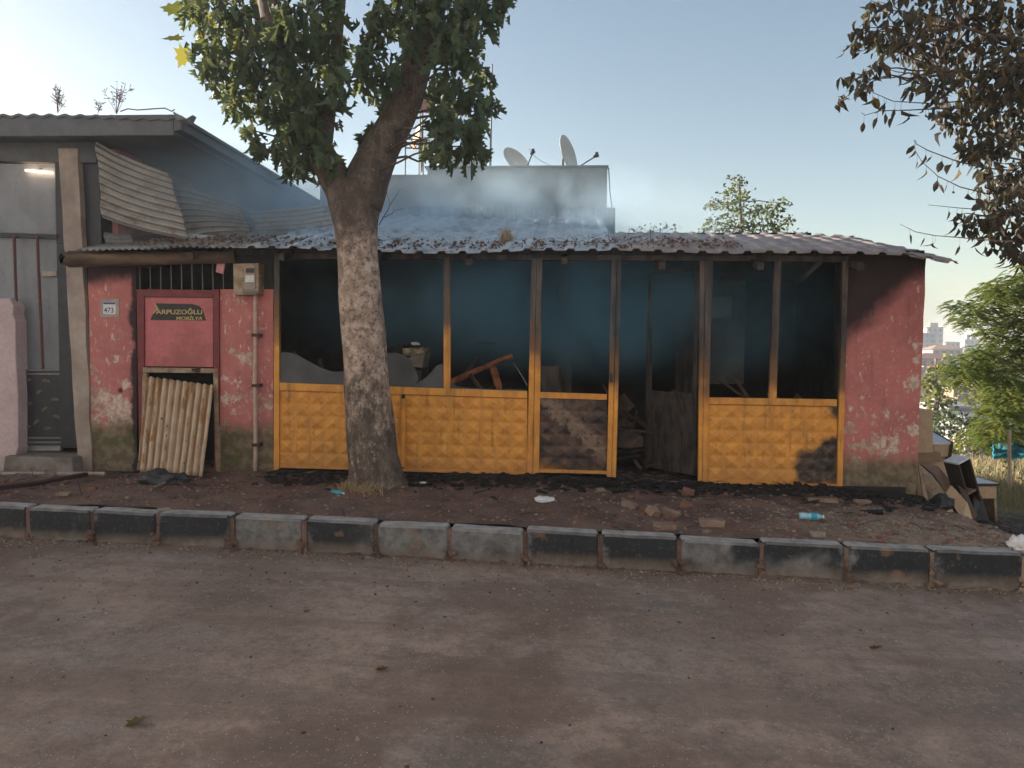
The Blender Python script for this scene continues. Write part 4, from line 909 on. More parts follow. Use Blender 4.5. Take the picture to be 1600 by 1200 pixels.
# plane leaf outline: along +x (length 1), half-widths; five lobes
PL = [(0, 0), (.12, .16), (.02, .42), (.26, .30), (.36, .55), (.50, .26), (.70, .30), (.72, .13), (1.0, 0)]
PW = [(0, 0), (.08, .10), (.24, .33), (.36, .15), (.54, .34), (.64, .14), (.82, .19), (.88, .07), (1.0, 0)]
def plane_leaf(q, p, d, size, roll, fold, curl, tint):
    PL_ = PW if fold > .6 else PL
    d, a, b = basis(d, roll)
    def pt(x, y): 
        z = -curl*x*x+fold*abs(y)
        return p+d*(x*size*(1-.25*curl*x))+a*(y*size*(1-.42*min(1.35, fold)))+b*(z*size)
    mid = [pt(x, 0) for x in (0, .26, .5, .72, 1.0)]
    R_ = [pt(x, y) for x, y in PL_[1:-1]]; L_ = [pt(x, -y) for x, y in PL_[1:-1]]
    vs = mid+R_+L_; r = 5; l = 5+len(R_)
    f = []
    for o, s_ in ((r, 1), (l, -1)):
        tri = [(0, o, o+1, 1), (1, o+1, o+2), (1, o+2, o+3, 2), (2, o+3, o+4), (2, o+4, o+5, 3), (3, o+5, o+6), (3, o+6, 4)]
        tri[0] = (0, o, o+1, o+2); tri[1] = (0, o+2, 1)
        f += tri if s_ > 0 else [tuple(reversed(t)) for t in tri]
    q.add(vs, f, tint)
def simple_leaf(q, p, d, size, roll, curl, tint, wd=.3, fold=.3):
    d, a, b = basis(d, roll)
    def pt(x, y): return p+d*(x*size*(1-.2*abs(curl)*x))+a*(y*size)+b*((-curl*x*x+fold*abs(y))*size)
    vs = [pt(0, 0), pt(.3, wd), pt(.65, wd*.8), pt(1, 0), pt(.65, -wd*.8), pt(.3, -wd), pt(.35, 0), pt(.68, 0)]
    q.add(vs, [(0, 1, 6), (6, 1, 2, 7), (7, 2, 3), (0, 6, 5), (6, 7, 4, 5), (7, 3, 4)], tint)

tree = empty('plane_tree', (-1.9, -.8, 0), 'large plane tree forking above the roof with hanging wilted leaves and whitewashed trunk', 'tree')
TY = -.8; s_ = pxs(TY)
q = MB()
tr_ = [(594, 790, 60), (591, 768, 50), (587, 745, 44), (583, 715, 41), (578, 660, 38.5), (573, 600, 36), (569, 540, 34), (565, 480, 32.5), (561, 430, 31.5), (557, 390, 32), (555, 355, 35), (553, 325, 41), (552, 305, 43), (556, 285, 38)]
def dense(pts, per=4):
    o = []
    for k in range(len(pts)-1):
        for j in range(per):
            t = j/per; o.append(tuple(pts[k][i]+(pts[k+1][i]-pts[k][i])*t for i in range(len(pts[k]))))
    o.append(pts[-1]); return o
tr_ = dense(tr_)
q.tube([P(a, b, TY) for a, b, r_ in tr_], [r_*s_ for a, b, r_ in tr_], 28, jitter=.10)
limbL = dense([(547, 318, 30, 0), (528, 285, 26, 0), (510, 255, 22, -.05), (492, 215, 19, -.1), (468, 170, 17, -.15), (443, 130, 17, -.2), (434, 80, 17, -.2), (424, 25, 16, -.2), (410, -40, 14, -.2), (395, -120, 11, -.1), (372, -220, 7, 0)], 3)
limbR = dense([(560, 318, 36, 0), (575, 275, 33, 0), (596, 230, 29, .05), (620, 190, 27, .1), (638, 150, 25, .1), (652, 100, 24, .1), (666, 50, 22, .1), (680, 0, 20, .1), (700, -70, 17, .15), (722, -160, 12, .2), (740, -260, 7, .2)], 3)
limbC = dense([(505, 240, 14, 0), (512, 190, 11, .15), (520, 130, 9, .3), (528, 60, 8, .4), (535, -20, 7, .4), (545, -120, 5, .4)], 2)
for lb_ in (limbL, limbR, limbC):
    q.tube([P(a, b, TY+c) for a, b, r_, c in lb_], [r_*s_ for a, b, r_, c in lb_], 16, jitter=.12)
# root flare
for an in (0, .9, 1.9, 2.8, 3.7, 4.6, 5.5):
    b0 = P(590, 768, TY); d = Vector((math.cos(an), math.sin(an), 0))
    q.tube([b0+d*.12+Vector((0, 0, .22)), b0+d*.24+Vector((0, 0, .03)), b0+d*.36+Vector((0, 0, -.08))], [.13, .10, .05], 10, jitter=.2)
part(q, 'trunk', 'bark', parent=tree, smooth=True)
LP = [P(a, b, TY+c) for lb_ in (limbL, limbR, limbC) for a, b, r_, c in lb_]
clumps = [(305, 22, 30), (345, 18, 36), (400, 25, 42), (330, 75, 36), (372, 62, 34), (390, 95, 40), (438, 60, 40), (352, 128, 32), (400, 145, 36), (445, 120, 34), (318, 92, 22), (372, 168, 22), (460, 30, 38), (500, 50, 40), (485, 95, 42), (515, 105, 32), (470, 150, 34), (505, 165, 30), (432, 185, 26), (398, 212, 14), (404, 232, 12), (440, 236, 24), (470, 205, 30), (452, 262, 20), (480, 258, 20), (498, 235, 20), (500, 270, 12), (538, 75, 20), (530, 140, 26), (516, 15, 26),
          (570, 95, 28), (588, 60, 30), (572, 140, 24), (604, 115, 30), (620, 35, 36), (606, 165, 22), (588, 205, 12), (570, 220, 11), (592, 20, 26), (640, 70, 22), (655, 15, 34),
          (700, 18, 42), (745, 12, 40), (785, 4, 20), (722, 70, 32), (694, 62, 26), (700, 110, 32), (742, 108, 28), (705, 155, 36), (740, 150, 30), (762, 120, 14), (700, 205, 28), (735, 205, 28), (752, 180, 16), (690, 180, 22), (672, 232, 16), (695, 238, 18), (732, 240, 16), (755, 235, 9), (770, 165, 10), (680, 140, 18), (762, 30, 20), (730, 45, 26)]
front = [(455, 150, 26), (482, 190, 26), (500, 222, 22), (440, 100, 30), (468, 238, 22), (488, 140, 24), (440, 55, 30), (515, 250, 16), (455, 205, 20)]
clumps += front
for k in range(70):
    a = rnd.uniform(290, 820); b = rnd.uniform(-330, -25); c0, r0_ = 560, 290
    if ((a-c0)/r0_)**2+((b+60)/290)**2 < 1: clumps.append((a, b, rnd.uniform(28, 48)))
cr = MB(); tw = MB(); backlit_mb = MB()
for (a, b, r_) in clumps:
    yo = rnd.uniform(-.75, .75) if (a, b, r_) not in front else -.45; c = P(a, b, TY+yo); rad = r_*s_
    near_ = min(LP, key=lambda p: (p-c).length+.6*max(0, p.z-c.z))
    stick(tw, near_, c+Vector((0, 0, rad*.5)), .016, .006, 5, .12, 6)
    dens = 19 if b > -20 else 9
    for j in range(int(dens*(r_/18)**1.75)+9):
        dv = Vector((rnd.gauss(0, .36), rnd.gauss(0, .38), rnd.gauss(0, .48)))
        if dv.length > 1.05: dv *= 1.0/dv.length
        p = c+Vector((dv.x*rad, dv.y*max(rad, .3), dv.z*rad*1.0+rad*.15))
        if rnd.random() < .22: tw.tube([c+Vector((0, 0, rad*.4)), (p+c)/2+Vector((0, 0, .05)), p], [.004, .003, .002], 4)
        d = Vector((rnd.gauss(0, .3), rnd.gauss(0, .3), -1))
        backlit = (a < 300 and b < 55 and rnd.random() < .3)
        if backlit: d = Vector((-1, rnd.uniform(-.5, .5), rnd.uniform(-.4, .4)))
        sz = rnd.uniform(.08, .17)
        t = rnd.random()*.92
        if a < 400 and rnd.random() < .12: t = rnd.uniform(.7, .97)
        plane_leaf(backlit_mb if backlit else cr, p, d, sz, rnd.uniform(0, 6.28), rnd.uniform(.1, .3) if backlit else rnd.uniform(.9, 2.4), rnd.uniform(-.1, .3) if backlit else rnd.uniform(-.9, .9), t)
for (a, b, dx_, dz_) in ((292, 8, -.7, -.4), (278, 62, -.9, .1), (300, 28, -.8, -.7), (322, 20, .2, -.9), (285, 75, -.4, -.8), (276, 18, -.8, .2), (312, 60, -.6, -.5)):
    plane_leaf(backlit_mb, P(a+8, b, TY-.2), (dx_, -.1, dz_), .24, 1.2+rnd.uniform(-.4, .4), .12, .1, rnd.random())
part(tw, 'twigs', 'bark', parent=tree); part(cr, 'crown', 'leafplane', 'wilted dark green leaves', parent=tree); part(backlit_mb, 'backlit_leaves', 'leafbacklit', 'few leaves coloured bright yellow green as if backlit', parent=tree)
# bare twig at the right side of the trunk
q = MB()
stick(q, P(592, 352, TY), P(626, 295, TY-.2), .006, .002, 4, .1); stick(q, P(600, 340, TY-.05), P(632, 325, TY-.2), .004, .0015, 4, .15); stick(q, P(610, 322, TY-.1), P(600, 280, TY-.2), .003, .001, 4, .15); stick(q, P(588, 345, TY), P(592, 392, TY-.1), .003, .001, 4, .1)
part(q, 'bare_shoot', 'bark', parent=tree)

# ---- withered tree at the right edge
t2 = empty('withered_tree', (6.1, -1.3, -.3), 'withered tree reaching in from the right edge with curled brown leaves', 'tree')
q = MB(); q.tube([(6.2, -1.2, -.5), (6.15, -1.3, 0), (6.1, -1.3, 1.2), (6.0, -1.35, 2.4), (6.05, -1.3, 3.4), (6.0, -1.3, 4.6), (5.8, -1.3, 6.0)], [.24, .18, .15, .14, .12, .08, .03], 14, jitter=.12)
LP2 = [Vector((6.05, -1.3, z)) for z in (2.0, 2.6, 3.2, 3.8, 4.4, 5.0)]
part(q, 'trunk', 'bark', parent=t2, smooth=True)
Y2 = -1.6; s_ = pxs(Y2)
cl2 = [(1370, 8, 14), (1352, 52, 22), (1336, 62, 14), (1385, 60, 24), (1412, 30, 28), (1420, 75, 26), (1452, 35, 34), (1500, 35, 42), (1550, 30, 48), (1595, 40, 48), (1328, 118, 9), (1322, 148, 13), (1340, 140, 9), (1362, 110, 10), (1376, 98, 9), (1352, 128, 9), (1438, 95, 20), (1470, 90, 32), (1432, 130, 12), (1424, 135, 9), (1395, 70, 16), (1505, 95, 40), (1555, 100, 48), (1600, 110, 52), (1470, 130, 26), (1500, 145, 36), (1540, 160, 42), (1590, 180, 48), (1480, 178, 16), (1500, 195, 24), (1530, 215, 26), (1560, 225, 34), (1600, 250, 46), (1515, 232, 14), (1545, 262, 16), (1572, 280, 30), (1560, 305, 24), (1590, 315, 40), (1530, 290, 8), (1545, 318, 14), (1515, 345, 13), (1500, 340, 9), (1540, 348, 18), (1560, 360, 26), (1590, 365, 36), (1575, 385, 20), (1598, 405, 16), (1550, 345, 16)]
for k in range(80): cl2.append((rnd.uniform(1610, 2150), rnd.uniform(-200, 420), rnd.uniform(32, 58)))
for k in range(50): cl2.append((rnd.uniform(1400, 1640), rnd.uniform(-260, -25), rnd.uniform(26, 48)))
cr = MB(); tw = MB(); HUB = []
for (a, b, yo, z0_) in ((1640, 30, -.2, 4.2), (1560, 60, .1, 4.4), (1500, 40, -.3, 4.6), (1620, 150, .2, 3.6), (1550, 120, -.1, 3.9), (1470, 110, .1, 4.1), (1610, 250, -.2, 3.0), (1590, 330, .1, 2.5), (1640, 380, 0, 2.2), (1700, 100, .4, 4), (1750, 250, -.4, 3), (1900, 50, 0, 4.4), (1560, -80, 0, 4.8), (1450, -120, .2, 5.0), (1950, 250, .2, 3.2), (2050, 0, 0, 4.6)):
    LPp = stick(tw, (6.05, -1.3, z0_-.6), P(a, b, Y2+yo), .035, .012, 7, .16, 8); HUB += LPp[2:]
LP2 = HUB
def lf2(p, hot=0):
    simple_leaf(cr, p, (rnd.gauss(0, .35), rnd.gauss(0, .35), -1), rnd.uniform(.06, .135), rnd.uniform(0, 6.28), rnd.uniform(-1.1, 1.1), min(1, rnd.random()*.93+hot), rnd.uniform(.13, .30), rnd.uniform(.3, 1.5))
for (a, b, r_) in cl2:
    yo = rnd.uniform(-.6, .6) if r_ > 20 else rnd.uniform(-.15, .15); c = P(a, b, Y2+yo); rad = r_*s_
    near_ = min(LP2, key=lambda p: (p-c).length)
    stick(tw, near_, c+Vector((0, 0, rad*.4)), .010, .003, 5, .16, 6)
    for j in range(int(10*(r_/12)**1.75)+4):
        dv = Vector((rnd.gauss(0, .5), rnd.gauss(0, .5), rnd.gauss(0, .5)))
        if dv.length > 1.15: dv *= 1.1/dv.length
        p = c+Vector((dv.x*rad, dv.y*max(rad, .2), dv.z*rad)); lf2(p)
for pts, step in ([(1560, 160), (1500, 158), (1460, 162), (1425, 160), (1395, 158), (1365, 145), (1340, 115)], 9), ([(1530, 168), (1460, 170), (1420, 172), (1375, 173), (1352, 180), (1346, 176)], 11), ([(1600, 268), (1535, 262), (1490, 250), (1450, 235), (1432, 225), (1428, 218), (1433, 222)], 13), ([(1600, 305), (1540, 302), (1500, 292), (1465, 275), (1440, 252), (1430, 235)], 12), ([(1600, 378), (1545, 375), (1500, 371), (1460, 368), (1430, 362), (1406, 350)], 13), ([(1600, 335), (1540, 328), (1500, 325), (1450, 320)], 13), ([(1530, 110), (1450, 118), (1400, 112), (1380, 105)], 12), ([(1500, 20), (1430, 30), (1370, 5), (1360, 0)], 12), ([(1500, 70), (1400, 50), (1350, 48), (1330, 55)], 10):
    w_ = [P(a, b, Y2-.1) for a, b in pts]; tw.tube(w_, [.007-.005*k/(len(w_)-1) for k in range(len(w_))], 5)
    for k in range(len(w_)-1):
        n = max(1, int((w_[k]-w_[k+1]).length/(step*s_)))
        for j in range(n):
            if rnd.random() < .8:
                p = w_[k].lerp(w_[k+1], (j+rnd.random())/n); e = p-Vector((0, 0, rnd.uniform(.02, .07))); tw.tube([p, e], .0015, 3); lf2(e)
part(tw, 'twigs', 'bark', parent=t2); part(cr, 'crown', 'leafbrown', 'curled brown leaves', parent=t2)

# ---- other trees and bushes behind
def leaf_tree(name, label, base, top, blobs, Y, lsz, mat, dens, style='simple', trunk_r=.08, yd=.6, group=None, cat='tree', trunkmat='bark'):
    e = empty(name, base, label, cat, group); tw = MB(); cr = MB()
    base = Vector(base); top = Vector(top)
    pts = stick(tw, base, top, trunk_r, trunk_r*.35, 8, .05, 8)
    s_ = pxs(Y)
    for (a, b, r_) in blobs:
        c = P(a, b, Y+rnd.uniform(-yd, yd)); rad = r_*s_
        nr = min(pts, key=lambda p: (p-c).length+.8*max(0, p.z-c.z)); stick(tw, nr, c, trunk_r*.28, trunk_r*.06, 5, .1, 5)
        for j in range(int(dens*(r_/20)**2)+3):
            dv = Vector((rnd.gauss(0, .5), rnd.gauss(0, .5), rnd.gauss(0, .5)))
            if dv.length > 1.1: dv *= 1.05/dv.length
            p = c+Vector((dv.x*rad, dv.y*rad*1.2, dv.z*rad*.8))
            if style == 'simple':
                simple_leaf(cr, p, (rnd.gauss(0, .8), rnd.gauss(0, .8), rnd.gauss(-.2, .6)), lsz*rnd.uniform(.6, 1.2), rnd.uniform(0, 6.28), rnd.uniform(-.3, .3), rnd.random(), .32, .2)
            else:       # pinnate frond: leaflets along an arching rachis
                out = Vector((p.x-c.x+rnd.gauss(0, rad*.4), p.y-c.y+rnd.gauss(0, rad*.4), 0)); out = out.normalized() if out.length > 1e-4 else Vector((1, 0, 0))
                t_ = rnd.random(); upz = rnd.uniform(-.5, .6); Lr = lsz*rnd.uniform(1.4, 2.3); side = out.cross(Vector((0, 0, 1)))
                for k in range(7):
                    u = (k+1)/7; q_ = p+out*(Lr*u)+Vector((0, 0, (upz*u-.5*u*u)*Lr))
                    for sg in (-1, 1): 
                        dd = side*sg*.9+out*.45+Vector((0, 0, -.35)); l_ = lsz*(1-.35*u)*rnd.uniform(.8, 1.1)
                        dd.normalize(); wv = dd.cross(Vector((0, 0, 1))).normalized()*l_*.32
                        cr.add([q_, q_+dd*l_*.4+wv, q_+dd*l_, q_+dd*l_*.4-wv], [(0, 1, 2, 3)], min(1, max(0, t_+rnd.uniform(-.15, .15))))
    part(tw, 'trunk', trunkmat, parent=e); part(cr, 'crown', mat, parent=e)
    return e
# big pinnate tree on the right, 16 m beyond
Y3 = 10.
bl = [(1500, 478, 16), (1520, 492, 18), (1548, 455, 20), (1572, 448, 22), (1545, 480, 16), (1590, 462, 26), (1575, 500, 26), (1600, 510, 30), (1500, 500, 9), (1515, 508, 9), (1545, 520, 12), (1560, 545, 26), (1595, 550, 32), (1525, 555, 18), (1500, 578, 20), (1530, 582, 24), (1565, 590, 28), (1600, 600, 34), (1500, 600, 12), (1560, 620, 24), (1595, 640, 34), (1560, 650, 20), (1555, 670, 24), (1590, 680, 26), (1548, 690, 20), (1540, 570, 20), (1640, 470, 45), (1660, 540, 50), (1650, 620, 50), (1700, 500, 60), (1710, 600, 60), (1620, 430, 34), (1660, 400, 40), (1720, 400, 60)]
leaf_tree('pinnate_tree', 'bright green feathery leaved tree beyond the junk furniture at the right edge', P(1625, 735, Y3), P(1625, 430, Y3), bl, Y3, .12, 'leafpinnate', 85, 'pinnate', .16, 1.2)
# roof-top tree
Y4 = 8.
leaf_tree('small_tree', 'small airy tree rising behind the right part of the roof', P(1165, 470, Y4), P(1155, 290, Y4), [(1155, 285, 12), (1140, 300, 15), (1165, 305, 15), (1120, 318, 14), (1108, 322, 8), (1150, 325, 20), (1180, 328, 16), (1195, 330, 16), (1215, 322, 16), (1230, 345, 12), (1205, 350, 18), (1170, 352, 20), (1135, 350, 20), (1110, 345, 10), (1105, 358, 12), (1220, 360, 14), (1150, 370, 26), (1190, 375, 26), (1145, 278, 8), (1228, 318, 7)], Y4, .085, 'leafroof', 130, 'simple', .06, .5)
leaf_tree('bush', 'low bush tip showing over the roof left of the small tree', P(1030, 430, 6), P(1030, 370, 6), [(1003, 357, 6), (1020, 356, 8), (1040, 354, 9), (1055, 356, 7), (1030, 364, 12), (1050, 368, 10), (990, 360, 5), (1010, 368, 10)], 6, .07, 'leafroof', 50, 'simple', .03, .2, 'bushes behind the roof', 'bush')
leaf_tree('bush', 'tiny bush tips showing over the roof just right of the small tree', P(1250, 430, 6), P(1248, 375, 6), [(1245, 362, 6), (1262, 364, 4), (1235, 366, 9), (1255, 372, 8)], 6, .07, 'leafroof', 50, 'simple', .03, .2, 'bushes behind the roof', 'bush')
# mid-distance trees
FT = 'trees and bushes in the valley'
leaf_tree('pine_tree', 'pale yellow green young pine right behind the end wall', P(1462, 690, 24), P(1462, 560, 24), [(1462, 575, 9), (1452, 595, 13), (1475, 600, 13), (1460, 612, 17), (1448, 630, 14), (1478, 628, 14), (1465, 645, 16), (1450, 655, 14)], 24, .22, 'leafbush', 130, 'simple', .1, 1., FT)
leaf_tree('bush', 'dark green bush above the white topped cabinet', P(1485, 720, 20), P(1485, 660, 20), [(1465, 655, 15), (1485, 650, 16), (1500, 662, 18), (1470, 672, 18), (1495, 680, 18), (1520, 660, 13)], 20, .16, 'leaffar', 150, 'simple', .06, 1., FT, 'bush')
leaf_tree('bush', 'yellow green bush at the edge of the dry field', P(1520, 730, 18), P(1520, 690, 18), [(1505, 690, 16), (1525, 680, 20), (1545, 682, 18), (1500, 702, 14), (1530, 700, 16), (1488, 705, 12), (1555, 700, 14)], 18, .15, 'leafbush', 170, 'simple', .05, 1., FT, 'bush')
leaf_tree('broadleaf_tree', 'grey green tree among the roofs below the red roofed house', P(1535, 690, 60), P(1535, 610, 60), [(1530, 610, 13), (1545, 620, 14), (1515, 625, 12), (1550, 640, 12), (1500, 612, 10), (1490, 598, 8)], 60, .5, 'leafbush', 130, 'simple', .2, 3., FT)
leaf_tree('broadleaf_tree', 'rounded tree in front of the orange town house', P(1462, 640, 80), P(1462, 580, 80), [(1455, 585, 9), (1468, 578, 10), (1450, 600, 9), (1470, 598, 10), (1480, 560, 7)], 80, .6, 'leafbush', 130, 'simple', .2, 3., FT)
ORD = ['first', 'second', 'third', 'fourth', 'fifth', 'sixth', 'seventh', 'eighth', 'ninth', 'tenth', 'eleventh', 'twelfth', 'thirteenth', 'fourteenth', 'fifteenth', 'sixteenth', 'seventeenth', 'eighteenth', 'nineteenth', 'twentieth', 'twenty first', 'twenty second', 'twenty third', 'twenty fourth', 'twenty fifth', 'twenty sixth', 'twenty seventh', 'twenty eighth', 'twenty ninth', 'thirtieth']
cnt = {}
def TL(p, Yf):
    band = 'low in the valley' if Yf < 150 else ('half way up the far slope' if Yf < 240 else 'high on the far slope'); cnt[band] = cnt.get(band, 0)+1
    return '%s nearest distant tree %s, dark and rounded' % (ORD[cnt[band]-1], band)
def HL(mt, hh, w_, px):
    k = {'cityA': 'cream', 'cityB': 'white', 'cityG': 'grey', 'cityO': 'orange'}[mt]+(' tall' if hh > 8.5 else ' low'); cnt[k] = cnt.get(k, 0)+1
    return '%s small %s house from the left on the far slope' % (ORD[cnt[k]-1], k)
tys = sorted(rnd.uniform(90, 330) for _ in range(50)); hxs = sorted([rnd.uniform(1050, 1440) for _ in range(14)]+[rnd.uniform(1450, 1900) for _ in range(13)]+[rnd.uniform(1610, 2300) for _ in range(13)])
for k in range(50):
    Yf = tys[k]; a = rnd.uniform(1435, 1700) if k % 3 else rnd.uniform(1100, 1430); zg = z_ground(P(a, 600, Yf).x, Yf); p = P(a, 600, Yf); p.z = zg
    e = MB(); h = rnd.uniform(4, 8)
    cr = MB()
    for j in range(170):
        an = rnd.uniform(0, 6.28); rr_ = rnd.uniform(0, 1)**.5; zz = rnd.uniform(0, 1)
        pr = h*.45*rr_*math.sin(math.pi*(.15+.8*zz)); c = p+Vector((math.cos(an)*pr, math.sin(an)*pr, h*(.25+.8*zz)))
        simple_leaf(cr, c, (rnd.gauss(0, 1), rnd.gauss(0, 1), rnd.gauss(0, .6)), h*.13, rnd.uniform(0, 6), .1, rnd.random(), .35, .2)
    tt = empty('broadleaf_tree', p, TL(p, Yf), 'tree', 'distant trees on the far slope')
    part(MB().tube([p, p+Vector((0, 0, h*.7))], [.2, .08], 5), 'trunk', 'bark', parent=tt); part(cr, 'crown', 'leaffar', parent=tt)

# ================================================================ THE TOWN
def house(px0, px1, pyt, Y, base_py, wall, roof, label, floors=2, cols=3, over=.4, depth=None, flat=True, kind='building', xtra=None):
    a = P(px0, pyt, Y); b = P(px1, pyt, Y); z0 = min(P(px0, base_py, Y).z, z_ground(a.x, Y)); z1 = a.z; D = depth or (b.x-a.x)*.8
    e = empty('town_building', ((a.x+b.x)/2, Y+D/2, z0), label, kind, 'town buildings across the valley')
    part(hexz(a.x, b.x, Y, Y+D, z0, z1), 'wall', wall, parent=e)
    H = z1-P(px0, base_py, Y).z; w_ = b.x-a.x
    if flat: part(hexz(a.x-over, b.x+over, Y-over, Y+D+over, z1, z1+.25*max(1, over)), 'roof', roof, parent=e)
    else:
        h = w_*.16; pts = [(a.x-over, Y-over, z1), (b.x+over, Y-over, z1), (b.x+over, Y+D+over, z1), (a.x-over, Y+D+over, z1), (a.x+w_*.3, Y+D/2, z1+h), (b.x-w_*.3, Y+D/2, z1+h)]
        part(MB().add(pts, [(3, 2, 1, 0), (0, 1, 5, 4), (1, 2, 5), (2, 3, 4, 5), (3, 0, 4)]), 'roof', roof, parent=e)
    for f in range(floors):
        for c in range(cols):
            x = a.x+w_*(c+.5)/cols; z = z1-H*(f+.5)/floors; ww = w_/cols*.22; hh = H/floors*.26
            part(hexz(x-ww, x+ww, Y-.06, Y+.02, z-hh, z+hh), 'window', 'cityW', parent=e)
            if f % 2 == 0 and c == 0: part(hexz(x-ww*1.5, x+ww*1.5, Y-1.0, Y-.07, z-hh*1.5, z-hh*1.0), 'balcony', wall, parent=e)
    if xtra:
        for (u0_, u1_, hh, mt) in xtra: part(hexz(a.x+w_*u0_, a.x+w_*u1_, Y+D*.2, Y+D*.6, z1, z1+hh), 'roof_room', mt, parent=e)
    return e
house(1449, 1474, 512, 330, 545, 'cityB', 'cityA', 'tall pale apartment tower on the skyline', 4, 3, .6, xtra=[(.25, .75, 2.2, 'cityA')])
house(1436, 1462, 521, 300, 545, 'cityG', 'cityG', 'bluish lower block in front of the skyline tower', 3, 3, .5)
house(1508, 1530, 531, 360, 548, 'cityG', 'cityG', 'small grey block on the skyline left of the feathery tree', 2, 3, .4, xtra=[(.2, .4, 2.5, 'cityG'), (.65, .9, 2.8, 'cityG')])
house(1478, 1500, 535, 350, 548, 'cityG', 'cityR', 'low grey house on the ridge between tower and small block', 2, 3, .4)
house(1458, 1504, 546, 210, 566, 'cityB', 'cityO', 'white house with a salmon roof, highest of the red roofs', 2, 4, 1.0, flat=False)
house(1438, 1492, 560, 170, 590, 'cityA', 'cityR', 'cream house with broad red roof beside the end wall', 2, 4, 1.2, flat=False)
house(1466, 1500, 575, 150, 600, 'cityB', 'cityR', 'pale house below the broad red roof', 2, 3, .4)
house(1490, 1530, 608, 110, 640, 'cityA', 'cityA', 'sunlit cream house in the middle of the valley', 2, 4, .5)
house(1520, 1550, 595, 120, 630, 'cityA', 'cityO', 'cream house half hidden behind the feathery tree', 2, 3, .5)
house(1486, 1545, 638, 70, 665, 'cityB', 'cityB', 'long white flat roofed shed low in the valley', 1, 5, .4, depth=8)
house(1510, 1545, 655, 58, 690, 'cityB', 'cityG', 'bluish white shed with a grey roof above the bushes', 1, 3, .3, depth=5)
for k in range(40):
    Y = rnd.uniform(190, 480); px = hxs[k]; X = P(px, 560, Y).x; z = z_ground(X, Y); w_ = rnd.uniform(9, 16); hh = rnd.uniform(5, 12)
    mt = rnd.choice(['cityA', 'cityB', 'cityG', 'cityO'])
    e = empty('town_building', (X, Y, z), HL(mt, hh, w_, px), 'building', 'distant small houses on the far slope')
    part(hexz(X-w_/2, X+w_/2, Y, Y+8, z-2, z+hh), 'wall', mt, parent=e); part(hexz(X-w_/2-.5, X+w_/2+.5, Y-.5, Y+8.5, z+hh, z+hh+.4), 'roof', rnd.choice(['cityR', 'cityA', 'cityG']), parent=e)
    for f in range(2):
        for c in range(3): part(hexz(X-w_/2+w_*(c+.3)/3, X-w_/2+w_*(c+.7)/3, Y-.06, Y+.02, z+hh*(f+.4)/2, z+hh*(f+.7)/2), 'window', 'cityW', parent=e)

# ================================================================ JUNK FURNITURE BY THE END WALL
def gz(x, y): return z_verge(x, y)
def qbox(corners, yf, depth, name, mat, parent, bevel=.003): return part(MB().pbox(corners, yf, depth), name, mat, parent=parent, bevel=bevel)
c1 = empty('cabinet', P(1450, 790, 1.2), 'tall plain beige cabinet side standing against the end wall', 'cabinet')
qbox([(1436, 640), (1458, 641), (1458, 708), (1434, 708)], 1.2, .45, 'carcass', 'laminate', c1)
qbox([(1433, 708.5), (1470, 707), (1470, 722), (1433, 724)], 1.15, .5, 'drawer', 'brownboard', c1)
qbox([(1433, 724.5), (1474, 722.5), (1478, 790), (1433, 790)], 1.25, .4, 'base', 'laminate', c1)
c2 = empty('cabinet', P(1473, 790, 1.9), 'cream cabinet with a white sloping top behind the dark shelf unit', 'cabinet')
qbox([(1458.5, 692), (1484, 692), (1484, 714), (1458.5, 714)], 1.9, .5, 'carcass', 'laminate', c2); qbox([(1462, 714.5), (1482, 714.5), (1482, 800), (1462, 800)], 1.95, .45, 'carcass_lower', 'laminate', c2)
a, b = P(1457, 691, 1.88), P(1486, 691, 1.88); m_ = MB(); m_.hexa([a+Vector((0, .75, .16)), b+Vector((-.05, .75, .16)), b, a], [a+Vector((0, .75, .13)), b+Vector((-.05, .75, .13)), b+Vector((0, 0, -.03)), a+Vector((0, 0, -.03))]); part(m_, 'top', 'whitetop', parent=c2)
part(MB().hexa([b+Vector((0, -.01, .01)), b+Vector((.03, -.01, .0)), b+Vector((.0, 0, -.3)), b+Vector((-.03, 0, -.3))], [b+Vector((-.05, .75, .17)), b+Vector((-.02, .75, .16)), b+Vector((-.05, .75, -.15)), b+Vector((-.08, .75, -.15))]), 'edge_trim', 'darkboard', parent=c2)
# dark shelf unit leaning to the left
def leanbox(name, label, cat, px, Yc, tl, w_, d_, h_, ang, mat_out, mat_top, open_=True):
    """open box, foot centre at pixel px, leaning by ang (top towards the left)"""
    f0 = P(px[0], px[1], Yc); e = empty(name, f0, label, cat)
    rot = Matrix.Rotation(tl, 3, 'Z') @ Matrix.Rotation(ang, 3, 'Y')
    def bx(c, s, nm, mt): part(MB().box(f0+rot@Vector(c), s, rot), nm, mt, parent=e, bevel=.002)
    t = .02
    bx((-w_/2, 0, h_/2), (t, d_, h_), 'side_panel', mat_out); bx((w_/2, 0, h_/2), (t, d_, h_), 'side_panel', mat_out)
    bx((0, d_/2-t/2, h_/2), (w_-t*1.1, t, h_-t), 'back_panel', 'darkboard'); bx((0, 0, h_+t/2), (w_+t, d_, t), 'top', mat_top)
    bx((0, 0, t/2), (w_-t*1.1, d_-t*2.1, t), 'shelf', 'brownboard'); bx((0, 0, h_*.45), (w_-t*1.1, d_-t*2.1, t), 'shelf', 'brownboard')
    return e
leanbox('shelf_unit', 'dark burnt shelf unit with a white top, leaning to the left', 'shelf', (1520, 806), .30, R(20), .16, .20, .70, R(-22), 'darkboard', 'whitetop')
dk = empty('desk', P(1541, 812, .6), 'cream bedside desk with white top, rightmost piece of the junk', 'desk')
